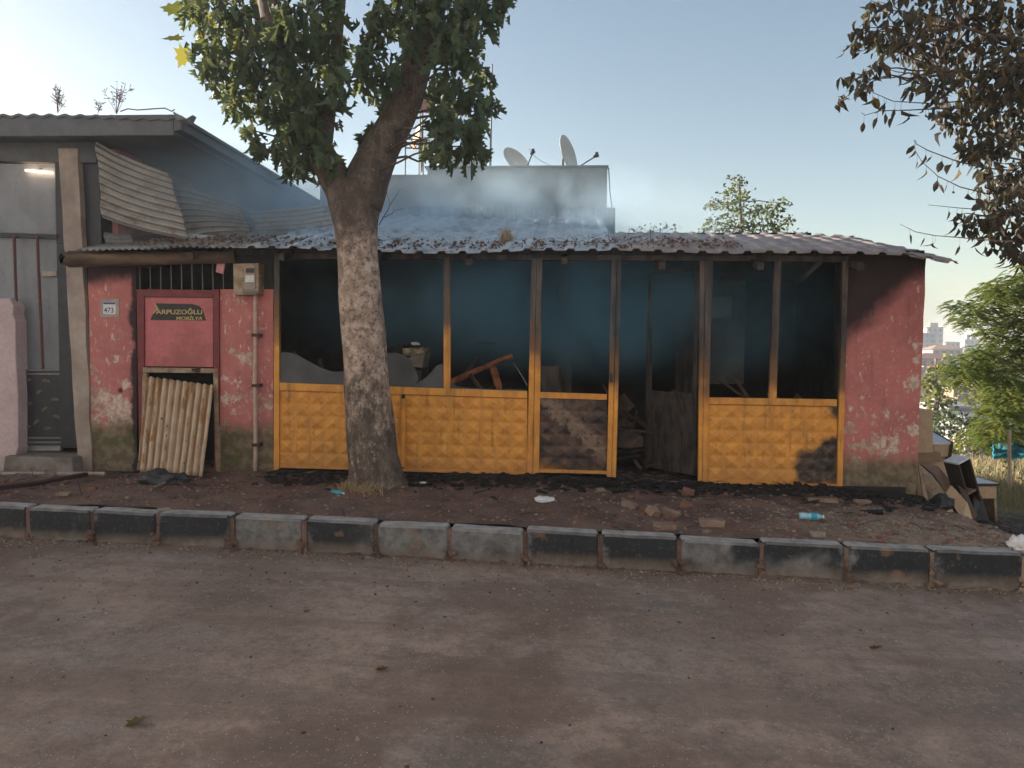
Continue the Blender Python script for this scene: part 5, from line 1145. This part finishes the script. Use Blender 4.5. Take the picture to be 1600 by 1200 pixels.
qbox([(1528, 760), (1557, 760), (1557, 779), (1531, 779)], .6, .35, 'drawer', 'laminate', dk); qbox([(1553, 779.5), (1557, 779.5), (1559, 816), (1555, 816)], .6, .35, 'leg', 'cream', dk); qbox([(1530, 779.5), (1533, 779.5), (1533, 812), (1530, 812)], .6, .35, 'leg', 'cream', dk)
part(MB().pbox([(1532, 779.5), (1554, 779.5), (1556, 815), (1532, 810)], .92, .02), 'back_panel', 'brownboard', parent=dk)
a, b = P(1522, 758, .57), P(1561, 758, .57); part(MB().hexa([a+Vector((-.0, 0, .02)), b+Vector((0, 0, .02)), b, a], [a+Vector((0, .42, .02)), b+Vector((-.03, .42, .02)), b+Vector((-.03, .42, 0)), a+Vector((0, .42, 0))]), 'top', 'whitetop', parent=dk)
part(MB().hexa([a+Vector((0, -.004, .019)), b+Vector((.005, -.004, .019)), b+Vector((.005, -.004, -.008)), a+Vector((0, -.004, -.008))], [a+Vector((0, -.001, .019)), b+Vector((.005, -.001, .019)), b+Vector((.005, -.001, -.008)), a+Vector((0, -.001, -.008))]), 'edge_trim', 'darkboard', parent=dk)
JG = 'loose boards of the junk pile'
def board(pts, mat, label, name='board', th=.02, cat='board'):
    pts = [P(a, b, y) for a, b, y in pts]; n = (pts[1]-pts[0]).cross(pts[2]-pts[0]).normalized()
    m_ = MB(); m_.poly3(pts, n*th); return thing(m_, name, mat, label, cat, JG, bevel=.002)
board([(1434, 722, .3), (1438, 722, .3), (1452, 787, -.02), (1446, 792, -.02)], 'cream', 'narrow cream slat leaning on the corner of the end wall', 'slat', .02)
board([(1440, 735, .45), (1455, 740, .45), (1478, 772, .1), (1470, 784, .1), (1450, 782, .1), (1444, 765, .2)], 'cream', 'greyish torn board between the slat and the brown panel', th=.015)
board([(1437, 723, .75), (1466, 728, .7), (1488, 755, .4), (1478, 768, .35), (1460, 742, .5)], 'brownboard', 'brown panel sloping across the top of the pile', th=.02)
board([(1478, 770, .1), (1486, 758, .1), (1510, 785, -.15), (1518, 810, -.25), (1503, 812, -.25), (1490, 790, -.1)], 'laminate', 'pale cream board with torn edge in front of the shelf unit', th=.025)
board([(1486, 735, .35), (1492, 730, .35), (1528, 806, -.1), (1520, 812, -.12)], 'timber', 'long brown plank leaning on the dark shelf unit', 'plank', .025)
board([(1464, 803, -.15), (1488, 795, -.15), (1490, 800, -.17), (1468, 808, -.17)], 'laminate', 'short pale offcut lying at the foot of the pile', th=.02)
board([(1520, 768, .3), (1534, 775, .3), (1546, 815, -.1), (1524, 812, -.1)], 'darkboard', 'black board leaning between the shelf unit and the desk', th=.02)
q = MB(); a = P(1478, 790, .05)
q.rock(a+Vector((0, 0, .0)), .17, (1.0, .7, .75), .3, 4, 3, .7); thing(q, 'black_bag', 'blackbag', 'black plastic bag stuffed between the leaning boards', 'bag', smooth=True)
q = MB()
for k in range(26):
    a = P(rnd.uniform(1440, 1560), rnd.uniform(796, 818), rnd.uniform(-.5, -.2)); a.z = gz(a.x, a.y)+.01
    q.box(a, (rnd.uniform(.04, .16), rnd.uniform(.02, .05), .008), (rnd.uniform(-.2, .2), rnd.uniform(-.2, .2), rnd.uniform(0, 3)))
thing(q, 'charred_scraps', 'ash', 'charred splinters strewn at the foot of the furniture pile', 'scraps', kind='stuff')

# ================================================================ BURNT THINGS INSIDE
def inside(mb, name, mat, label, cat, smooth=False, grp=None, bevel=0): return thing(mb, name, mat, label, cat, grp, bevel, smooth)
sf = empty('burnt_sofa', P(640, 640, .7), 'burnt sofa block with charred yellow foam right of the tree trunk', 'sofa')
q = MB()
for (a, b, r_) in ((622, 548, .10), (640, 545, .13), (655, 550, .09), (608, 550, .08), (630, 556, .12), (648, 558, .12)): q.rock(P(a, b, .8), r_, (1.3, 1, .6), a, a*.1, 3, .9)
part(q, 'charred_padding', 'ash', parent=sf)
qbox([(628, 544), (664, 542), (666, 552), (630, 558)], .62, .4, 'foam', 'foam', sf, .02); qbox([(632, 553), (665, 552), (660, 575), (640, 572)], .66, .4, 'backrest', 'concrete', sf, .01)
qbox([(604, 575), (660, 578), (660, 660), (604, 660)], .85, .5, 'base', 'char', sf, .01); part(MB().rock(P(649, 537, .6), .035, (1.6, 1, .6), 0, 1, 2), 'foam_lump', 'white', parent=sf)
BG = 'charred beams fallen inside the shop'
for (a, b, r_, mt, lb_) in (((700, 598, .5), (800, 556, .9), .035, 'orange', 'longest scorched reddish beam sloping up to the right behind the window'), ((735, 585, .6), (760, 620, .5), .028, 'char', 'short black beam dropping from the middle of the long one'), ((770, 575, .7), (782, 615, .6), .045, 'orange', 'stubby orange brown leg of burnt furniture under the long beam'), ((803, 567, .3), (824, 602, .3), .008, 'zinc', 'thin pale rod leaning in the right corner of the window'), ((716, 600, .7), (745, 560, 1.2), .03, 'char', 'black beam crossing behind the long one'), ((742, 533, 1.6), (775, 536, 1.6), .03, 'char', 'charred rail of a chair back deep in the room'), ((458, 552, .9), (505, 590, .7), .03, 'orange', 'scorched brown beam behind the left shard of glass'), ((500, 560, 1.0), (506, 600, 1.0), .03, 'char', 'upright charred stump behind the left shard of glass'), ((520, 590, .8), (545, 585, .8), .03, 'orange', 'brown beam end left of the trunk behind glass'), ((850, 575, .7), (885, 640, .4), .03, 'charsteel', 'grey pole leaning inside the burnt panel window')):
    q = MB(); A, B = P(*a), P(*b); q.tube([A.lerp(B, t)+Vector((0, 0, .01*n3(t*9, r_*99))) for t in (0, .2, .4, .6, .8, 1)], [r_*(1+.25*n3(t*7, r_*50)) for t in (0, .2, .4, .6, .8, 1)], 7, jitter=.3); inside(q, 'charred_beam', mt, lb_, 'beam', grp=BG)
q = MB(); A = P(858, 640, .6); q.lathe([(.002, 0), (.13, 0), (.14, .02), (.135, .45), (.14, .47), (.12, .47), (.118, .1), (.002, .1)], (A.x, .6, P(858, 572, .6).z-.47), n=24); inside(q, 'metal_bin', 'charsteel', 'sooty round metal bin behind the charred panel window', 'bin', True)
q = MB()
for k in range(160):
    x = rnd.uniform(-3.0, 1.0); y = rnd.uniform(.3, 2.6); h = .35+.5*max(0, n3(x*1.1, y*1.1, 4)+.3)
    q.rock((x, y, h*rnd.uniform(.2, .95)), rnd.uniform(.06, .2), (1.3, 1, .6), rnd.uniform(0, 3), k, 1, .8)
for k in range(190):
    x = rnd.uniform(-3.1, 3.6); y = rnd.uniform(.25, 1.6); z0_ = rnd.uniform(.1, .75) if x < .9 or x > 1.8 else rnd.uniform(0, .3)
    d = Vector((rnd.gauss(0, 1), rnd.gauss(0, .5), rnd.gauss(0, .55))).normalized()*rnd.uniform(.15, .7)
    if z0_+d.z < .02: d.z = abs(d.z)
    if y+d.y < .15: d.y = abs(d.y)
    q.tube([(x, y, z0_), Vector((x, y, z0_))+d*.5+Vector((0, 0, rnd.uniform(-.03, .03))), Vector((x, y, z0_))+d], rnd.uniform(.006, .028), 5)
for k in range(60):
    x = rnd.uniform(-3.1, 3.6); y = rnd.uniform(.3, 1.5); z0_ = rnd.uniform(.2, .85) if x < .9 or x > 1.8 else .12
    q.box((x, y, z0_), (rnd.uniform(.08, .35), rnd.uniform(.02, .05), rnd.uniform(.06, .3)), (rnd.uniform(-.8, .8), rnd.uniform(-.8, .8), rnd.uniform(-1, 1)))
thing(q, 'charred_debris', 'cinderwood', 'heap of charred debris filling the shop floor', 'debris', kind='stuff')

# ================================================================ THINGS ON THE VERGE AND ROAD
def onv(px, py, Yg=None):
    """point of the verge seen at that pixel"""
    y = -1.2
    for _ in range(14):
        d = fw + (px-800)/FPX*rt + (600-py)/FPX*up
        p = CAM+d*((y-CAM.y)/d.y); zt_ = z_verge(p.x, y); y = CAM.y+d.y*((zt_-CAM.z)/d.z)
    p = CAM+d*((y-CAM.y)/d.y); return Vector((p.x, p.y, z_verge(p.x, p.y)))
def onr(px, py):
    d = fw + (px-800)/FPX*rt + (600-py)/FPX*up; p = CAM+d*((-.26-CAM.z)/d.z); p = CAM+d*((z_road(p.x, p.y)-CAM.z)/d.z); return p
RB = 'broken bricks and stones on the verge'
def rubble(px, py, dims, rz, mat, label, tilt=(0, 0)):
    c = onv(px, py); rot = Matrix.Rotation(rz, 3, 'Z') @ Matrix.Rotation(tilt[0], 3, 'X') @ Matrix.Rotation(tilt[1], 3, 'Y')
    bm = bmesh.new(); bmesh.ops.create_cube(bm, size=1); bmesh.ops.subdivide_edges(bm, edges=bm.edges[:], cuts=3, use_grid_fill=True)
    vs = []
    for v in bm.verts:
        q_ = v.co.copy(); k = 1+.16*n3(q_.x*2.3+px, q_.y*2.3, q_.z*2.3+py)
        if max(abs(q_.x), abs(q_.y)) > .45: k *= 1-.10*abs(n3(q_.x*5+px, q_.y*5, q_.z*5))-.05
        vs.append(c+rot@Vector((q_.x*dims[0]*k, q_.y*dims[1]*k, q_.z*dims[2]*k))+Vector((0, 0, dims[2]*.42)))
    mb = MB(); mb.add(vs, [tuple(v.index for v in f.verts) for f in bm.faces]); bm.free()
    return thing(mb, 'broken_brick', mat, label, 'brick', RB, bevel=.003)
rubble(1038, 826, (.19, .13, .05), .15, 'brick', 'flat pale brick lying right behind the kerb, largest of the rubble')
rubble(1020, 806, (.10, .10, .08), .6, 'brick', 'upright wedge of brick just behind the flat pale brick', (.5, .2))
rubble(1048, 806, (.17, .07, .06), -.5, 'brick', 'oblong brick piece pointing at the kerb, right of the wedge', (.2, .3))
rubble(1072, 796, (.10, .09, .07), .8, 'redbrick', 'reddish brick lump behind the oblong piece', (.4, .1))
rubble(1075, 774, (.13, .08, .07), -.3, 'redbrick', 'squarish reddish brick close to the threshold of the open door', (.3, .2))
rubble(1112, 821, (.22, .12, .06), -.05, 'brick', 'long brown brick half sunk in the soil, rightmost in the brick group')
rubble(983, 792, (.15, .09, .05), -.4, 'brick', 'flat triangular brick chip, leftmost in the brick group', (.1, .3))
rubble(1104, 833, (.08, .04, .03), .1, 'brick', 'small chip touching the kerb below the long brown brick')
rubble(1278, 838, (.12, .07, .045), .1, 'stone', 'pale stone at the kerb below the lying water bottle')
rubble(1285, 784, (.30, .10, .04), -.12, 'brick', 'long tan slab under the right hand yellow panel')
rubble(1347, 788, (.16, .08, .05), .0, 'brick', 'tan stone at the foot of the end wall')
rubble(100, 774, (.12, .09, .03), .2, 'brick', 'pale flat chip between the rusty beam and the kerb')
rubble(143, 766, (.10, .07, .04), .2, 'redbrick', 'small tan chip by the end of the rusty beam')
rubble(256, 798, (.10, .04, .03), .3, 'stone', 'small stone on the kerb edge below the black bag')
rubble(937, 768, (.09, .06, .04), .3, 'stone', 'small stone in front of the charred panel')
# bottles
def bottle(px, py, rz, L_, label, crush=0, mat='bluepet'):
    c = onv(px, py)+Vector((0, 0, .03)); e = empty('plastic_bottle', c, label, 'bottle', 'plastic bottles on the verge')
    rot = Matrix.Rotation(rz, 3, 'Z') @ Matrix.Rotation(R(90), 3, 'Y')
    r_ = .032; prof = [(.001, -L_/2), (r_*.9, -L_/2), (r_, -L_/2+.01), (r_, -L_*.18), (r_*.9, -L_*.12), (r_, -L_*.06), (r_, L_*.22), (r_*.75, L_*.32), (.014, L_*.41), (.013, L_*.46), (.001, L_*.46)]
    def cr_(o):
        for v in o.data.vertices:
            q_ = v.co; v.co = Vector((q_.x, q_.y, c.z+(q_.z-c.z)*(1-crush)))+Vector((0, 0, .012*crush*n3(q_.x*40, q_.y*40)))
    o = part(MB().lathe(prof, c, n=20, rot=rot), 'body', mat, parent=e, smooth=True); cr_(o)
    o = part(MB().lathe([(r_*1.02, -L_*.05), (r_*1.02, L_*.2)], c, n=20, rot=rot), 'wrapper', 'label', parent=e, smooth=True); cr_(o)
    o = part(MB().lathe([(.001, L_*.5), (.015, L_*.5), (.016, L_*.44), (.001, L_*.44)], c, n=14, rot=rot), 'cap', 'whitetop', parent=e); cr_(o)
bottle(1268, 812, R(-4), .21, 'clear water bottle with turquoise wrapper lying by the gravel patch')
bottle(529, 774, R(-38), .17, 'crushed blue plastic bottle beside the grass tuft at the tree foot', .45, 'label')
def crumple(px, py, r_, sq, label, mat='paper', name='crumpled_bag', cat='bag', on=onv):
    c = on(px, py); bm = bmesh.new(); bmesh.ops.create_icosphere(bm, subdivisions=4, radius=1)
    vs = [c+Vector((v.co.x*sq[0], v.co.y*sq[1], (v.co.z+.75)*sq[2]))*1.0*1+Vector((0, 0, 0)) for v in bm.verts]
    vs = []
    for v in bm.verts:
        k = r_*(1+.35*n3(v.co.x*2.2+px, v.co.y*2.2, v.co.z*2.2)+.15*abs(n3(v.co.x*6, v.co.y*6+px, v.co.z*6)))
        vs.append(c+Vector((v.co.x*sq[0]*k, v.co.y*sq[1]*k, (v.co.z+.6)*sq[2]*k)))
    mb = MB(); mb.add(vs, [tuple(v.index for v in f.verts) for f in bm.faces]); bm.free()
    return thing(mb, name, mat, label, cat, smooth=True)
crumple(851, 789, .075, (1.25, .7, .38), 'crumpled white plastic cup shape lying on the soil in front of the charred panel', name='crumpled_cup', cat='litter')
crumple(1591, 858, .07, (1, 1, .9), 'crumpled white ball of plastic at the right end of the kerb')
crumple(252, 757, .24, (1.05, .55, .35), 'flattened black plastic bag under the foot of the leaning corrugated sheet', 'blackbag')
crumple(662, 755, .05, (1.6, .5, .2), 'thin white scrap of plastic right of the tree foot', name='plastic_scrap', cat='litter')
def lie(pts, r_, mat, name, label, cat, w_=None, on=onv, lift=.02, sq=1):
    q = MB(); p3 = [on(a, b)+Vector((0, 0, lift)) for a, b in pts]; q.tube(p3, r_, 8 if w_ is None else 4); return thing(q, name, mat, label, cat)
lie([(-90, 790), (0, 767), (70, 758), (135, 746)], .028, 'steel', 'steel_beam', 'dark rusty steel bar lying at an angle in front of the doorstep', 'steel bar', 1, lift=.03)
lie([(-90, 744), (0, 744), (90, 744), (165, 744)], .022, 'beige', 'pvc_pipe', 'pale pipe lying along the foot of the workshop', 'pipe', lift=.03)
lie([(236, 768), (250, 761), (258, 757)], .018, 'stone', 'wood_slat', 'short pale slat sticking out from the black bag', 'slat', 1)
# fallen leaves
def fallen(px, py, size, mat, label, on=onr, curl=.5):
    size *= .85; c = on(px, py)+Vector((0, 0, .03)); q = MB(); dd = (1, rnd.uniform(-.6, .6), .05); rl = max([k*.1 for k in range(63)], key=lambda t: basis(dd, t)[2].z); plane_leaf(q, c-Vector((size*.5, 0, 0)), dd, size, rl+rnd.uniform(-.25, .25), .3, -.25, rnd.random()); zz = min(v[2] for v in q.v); dz = (c.z-.028)-zz; q.v = [(v[0], v[1], v[2]+dz) for v in q.v]
    thing(q, 'fallen_leaf', mat, label, 'leaf', 'fallen leaves')
fallen(213, 1136, .13, 'leafdead', 'dark curled leaf alone on the road at the lower left')
fallen(598, 1047, .10, 'leafdead', 'flat brown leaf in the middle of the road')
fallen(1330, 920, .09, 'leafyellow', 'bright yellow leaf at the foot of the kerb on the right', curl=.2)
fallen(1370, 1014, .10, 'leafdead', 'orange brown leaf on the right half of the road')
fallen(800, 878, .06, 'leafyellow', 'small yellow leaf at the kerb foot near the middle', curl=.2)
fallen(1025, 893, .07, 'leafyellow', 'orange leaf at the kerb foot below the brick group', curl=.2)
fallen(672, 868, .06, 'leafyellow', 'small orange leaf at the kerb foot right of the tree', curl=.2)
fallen(480, 957, .06, 'leafdead', 'small red brown leaf on the left half of the road')

# gravel, ash and twigs that nobody could count
def pebbles(n, place_, r0_, r1_, mat, name, label, sub=1, kind='stuff', cat='gravel'):
    bm = bmesh.new(); bmesh.ops.create_icosphere(bm, subdivisions=sub, radius=1); bv = [v.co.copy() for v in bm.verts]; bf = [tuple(v.index for v in f.verts) for f in bm.faces]; bm.free()
    q = MB()
    for k in range(n):
        p = place_(); r_ = r0_+(r1_-r0_)*rnd.random()**3; sx, sy, sz = rnd.uniform(.7, 1.4), rnd.uniform(.7, 1.4), rnd.uniform(.4, .8); an = rnd.uniform(0, 3.1); ca, sa = math.cos(an), math.sin(an)
        vs = []
        for v in bv:
            kk = r_*(1+.3*n3(v.x*1.5+k, v.y*1.5, v.z*1.5)); x, y, z = v.x*sx*kk, v.y*sy*kk, v.z*sz*kk
            vs.append((p[0]+x*ca-y*sa, p[1]+x*sa+y*ca, p[2]+z+r_*.25))
        q.add(vs, bf)
    o = q.build(name, mat); tag(o, label, cat, kind=kind); return o
def rp(): 
    x = rnd.uniform(-6, 6); y = rnd.choice([rnd.uniform(-7.4, -2.7), rnd.uniform(-4, -2.65), -2.65-abs(rnd.gauss(0, .12))]); return (x, y, z_road(x, y))
def vp():
    x = rnd.uniform(-7, 6.5); y = rnd.uniform(-2.4, .0); return (x, y, z_verge(x, y))
def vr():
    x = rnd.gauss(3.2, .9); y = rnd.gauss(-1.7, .4); y = max(-2.4, min(-.3, y)); return (x, y, z_verge(x, y))
def fp():
    x = rnd.uniform(-3.2, 4.3); y = -abs(rnd.gauss(.1, .28))-.05; return (x, y, z_verge(x, y))
pebbles(7000, rp, .0025, .013, 'stone', 'road_gravel', 'pale grit and pebbles scattered over the road')
pebbles(1600, rp, .002, .012, 'clod', 'road_crumbs', 'dark crumbs of mud and cinder scattered over the road', cat='crumbs')
pebbles(2600, vp, .004, .020, 'stone', 'verge_gravel', 'small stones scattered over the dark soil of the verge')
pebbles(2200, vr, .004, .022, 'stone', 'pale_gravel', 'patch of pale gravel behind the kerb on the right')
pebbles(2200, vp, .006, .03, 'redbrick', 'soil_clods', 'brown clods of soil on the verge', cat='clods')
pebbles(2400, fp, .006, .05, 'ash', 'cinders', 'black cinders heaped below the shopfront', cat='cinders')
q = MB()
for k in range(260):
    p = Vector(vp() if k % 2 else fp()); d = Vector((rnd.uniform(-1, 1), rnd.uniform(-1, 1), rnd.uniform(-.1, .25))).normalized()*rnd.uniform(.04, .22); q.tube([p+Vector((0, 0, .008)), p+d*.5+Vector((0, 0, .015)), p+d], .0035, 4)
thing(q, 'twig_litter', 'ash', 'burnt twigs and splinters littering the verge', 'twigs', kind='stuff')
q = MB()
for k in range(240):
    x = rnd.uniform(-3.3, 5.4); y = -abs(rnd.gauss(.1, .45))-.06; p = Vector((x, y, z_verge(x, y)+.01)); q.box(p, (rnd.uniform(.03, .26), rnd.uniform(.015, .10), rnd.uniform(.006, .03)), (rnd.uniform(-.4, .4), rnd.uniform(-.3, .3), rnd.uniform(0, 3)))
thing(q, 'burnt_fragments', 'ash', 'flat burnt fragments in front of the shopfront', 'debris', kind='stuff')
# grass
def grass(q, p, h, n, spread, lean=.35):
    for k in range(n):
        b = Vector(p)+Vector((rnd.gauss(0, spread), rnd.gauss(0, spread), 0)); d = Vector((rnd.gauss(0, lean), rnd.gauss(0, lean), 1))*h*rnd.uniform(.5, 1.1); w_ = Vector((rnd.uniform(-1, 1), rnd.uniform(-1, 1), 0)).normalized()*.0035*(1+h*2)
        m = b+d*.55; t = b+d+Vector((d.x*.5, d.y*.5, -.15*h)); q.add([b-w_, b+w_, m+w_*.7, t, m-w_*.7], [(0, 1, 2, 4), (4, 2, 3)])
q = MB(); c = onv(572, 770); grass(q, c, .13, 150, .09, .6); c = onv(545, 766); grass(q, c, .14, 120, .07, .5)
thing(q, 'grass_tuft', 'drystraw', 'tuft of dry yellow grass at the foot of the plane tree', 'grass', kind='stuff')
q = MB(); a = P(786, 372, .45); 
for k in range(6): grass(q, (a.x+rnd.uniform(-.12, .12), .45+rnd.uniform(-.05, .05), roofz(a.x, .45)), .24, 14, .02, .12)
thing(q, 'grass_tuft', 'drystraw', 'pale dry grass clump growing on the silvery roof', 'grass', kind='stuff')
q = MB()
for k in range(1100):
    x = rnd.uniform(-4.9, -.1) if k % 3 else rnd.uniform(-.1, 2); y = rnd.gauss(.1, .25); y = max(-.3, y); p = Vector((x, y, roofz(x, y)+.03)); d = Vector((rnd.uniform(-1, 1), rnd.uniform(-1, 1), rnd.uniform(0, .35))).normalized()*rnd.uniform(.02, .09 if k % 6 else .2)
    if k % 6: simple_leaf(q, p, d, .045, rnd.uniform(0, 6), .4, 0.0, .35, .4)
    else: q.tube([p, p+d*.5+Vector((0, 0, .015)), p+d], .003, 3)
thing(q, 'leaf_litter', 'weed', 'dead leaves and twigs gathered along the roof edge', 'litter', kind='stuff')
q = MB()
for k in range(1500):
    y = rnd.uniform(.2, 22)**1.0; x = P(rnd.uniform(1440, 1720), 700, y).x
    if x < XR+.25 and y < 4.5: continue
    if y < 1.6 and x < 6.2: continue
    grass(q, (x, y, z_true(x, y)), rnd.uniform(.15, .38), 9, .08+.006*y, .3)
thing(q, 'field_grass', 'fieldgrass', 'dry grass of the field beyond the end wall', 'grass', kind='stuff')
leaf_tree('weed', 'sunlit dry weed at the foot of the wooden post', P(1585, 775, 7), P(1585, 720, 7), [(1570, 725, 10), (1592, 730, 12), (1580, 742, 14), (1597, 748, 10)], 7, .07, 'leafyellow', 12, 'simple', .012, .3, None, 'weed')
thing(MB().tube([P(1578, 775, 6.2), P(1577, 672, 6.2)], [.035, .03], 8, jitter=.15), 'wooden_post', 'orange' if False else 'laminate', 'upright sunlit wooden post in the dry field', 'post')
def tp(u, v):
    a = P(1552+80*u, 692+24*v, 9.5+(1-v)*.8); a.z += .12*n3(u*5, v*3, 2); a.y += .2*n3(u*4, v*4); return a
mb = MB(); mb.grid(tp, 40, 14, (0, .03, -.01)); thing(mb, 'tarpaulin', 'tarp', 'bright blue tarpaulin slumped over the bank behind the post', 'tarpaulin', smooth=True)

# ================================================================ AIR: smoke over the shop and distant haze
def volume_mat(name, col, dens, local=None, emit=None):
    m = bpy.data.materials.new(name); m.use_nodes = True; t = m.node_tree; t.nodes.clear(); out = t.nodes.new('ShaderNodeOutputMaterial')
    v = t.nodes.new('ShaderNodeVolumePrincipled'); v.inputs['Color'].default_value = (*col, 1); v.inputs['Density'].default_value = dens; v.inputs['Anisotropy'].default_value = .2
    t.links.new(v.outputs[0], out.inputs['Volume'])
    if local:
        g = t.nodes.new('ShaderNodeNewGeometry'); mp = t.nodes.new('ShaderNodeMapping'); mp.inputs['Location'].default_value = [-c/s_ for c, s_ in zip(local[0], local[1])]; mp.inputs['Scale'].default_value = [1/s_ for s_ in local[1]]
        t.links.new(g.outputs['Position'], mp.inputs[0]); ln = t.nodes.new('ShaderNodeVectorMath'); ln.operation = 'LENGTH'; t.links.new(mp.outputs[0], ln.inputs[0])
        nz_ = t.nodes.new('ShaderNodeTexNoise'); nz_.inputs['Scale'].default_value = local[2]; nz_.inputs['Detail'].default_value = 5; nz_.inputs['Distortion'].default_value = .8; t.links.new(g.outputs['Position'], nz_.inputs['Vector'])
        a = t.nodes.new('ShaderNodeMapRange'); a.interpolation_type = 'SMOOTHSTEP'; t.links.new(ln.outputs['Value'], a.inputs[0]); a.inputs[1].default_value = 1.0; a.inputs[2].default_value = .15; a.inputs[3].default_value = 0; a.inputs[4].default_value = 1
        b = t.nodes.new('ShaderNodeMapRange'); t.links.new(nz_.outputs['Fac'], b.inputs[0]); b.inputs[1].default_value = .40; b.inputs[2].default_value = .64; b.inputs[3].default_value = .06; b.inputs[4].default_value = 1.6
        mu = t.nodes.new('ShaderNodeMath'); mu.operation = 'MULTIPLY'; t.links.new(a.outputs[0], mu.inputs[0]); t.links.new(b.outputs[0], mu.inputs[1])
        m2 = t.nodes.new('ShaderNodeMath'); m2.operation = 'MULTIPLY'; t.links.new(mu.outputs[0], m2.inputs[0]); m2.inputs[1].default_value = dens; t.links.new(m2.outputs[0], v.inputs['Density'])
    return m
def smoke(c, rad, dens, sc, label, col=(.44, .80, 1.0)):
    bm = bmesh.new(); bmesh.ops.create_icosphere(bm, subdivisions=4, radius=1)
    q = MB(); q.add([(c[0]+v.co.x*rad[0]*1.01, c[1]+v.co.y*rad[1]*1.01, c[2]+v.co.z*rad[2]*1.01) for v in bm.verts], [tuple(v.index for v in f.verts) for f in bm.faces]); bm.free()
    return thing(q, 'smoke', volume_mat('smoke_volume', col, dens, (c, rad, sc)), label, 'smoke', 'smoke over the burnt shop', kind='stuff')
smoke((-.9, 2.0, 3.15), (4.0, 2.4, .95), .48, 1.3, 'pale blue smoke drifting low over the silvery roof', (.66, .86, 1.0))
smoke((.5, 1.3, 2.0), (4.9, 2.2, 1.05), .95, .8, 'blue smoke hanging under the roof inside the shop', (.40, .78, 1.0))
smoke((-4.4, 1.6, 3.3), (2.8, 2.2, 1.1), .75, .8, 'thin smoke in front of the workshop side wall', (.72, .88, 1.0))
hz_ = MB(); hz_.box((0, 350, 0), (2420, 1520, 66))
thing(hz_, 'haze', volume_mat('haze_air', (.86, .92, 1.0), .0009), 'pale morning haze lying over the whole place', 'haze', kind='stuff')
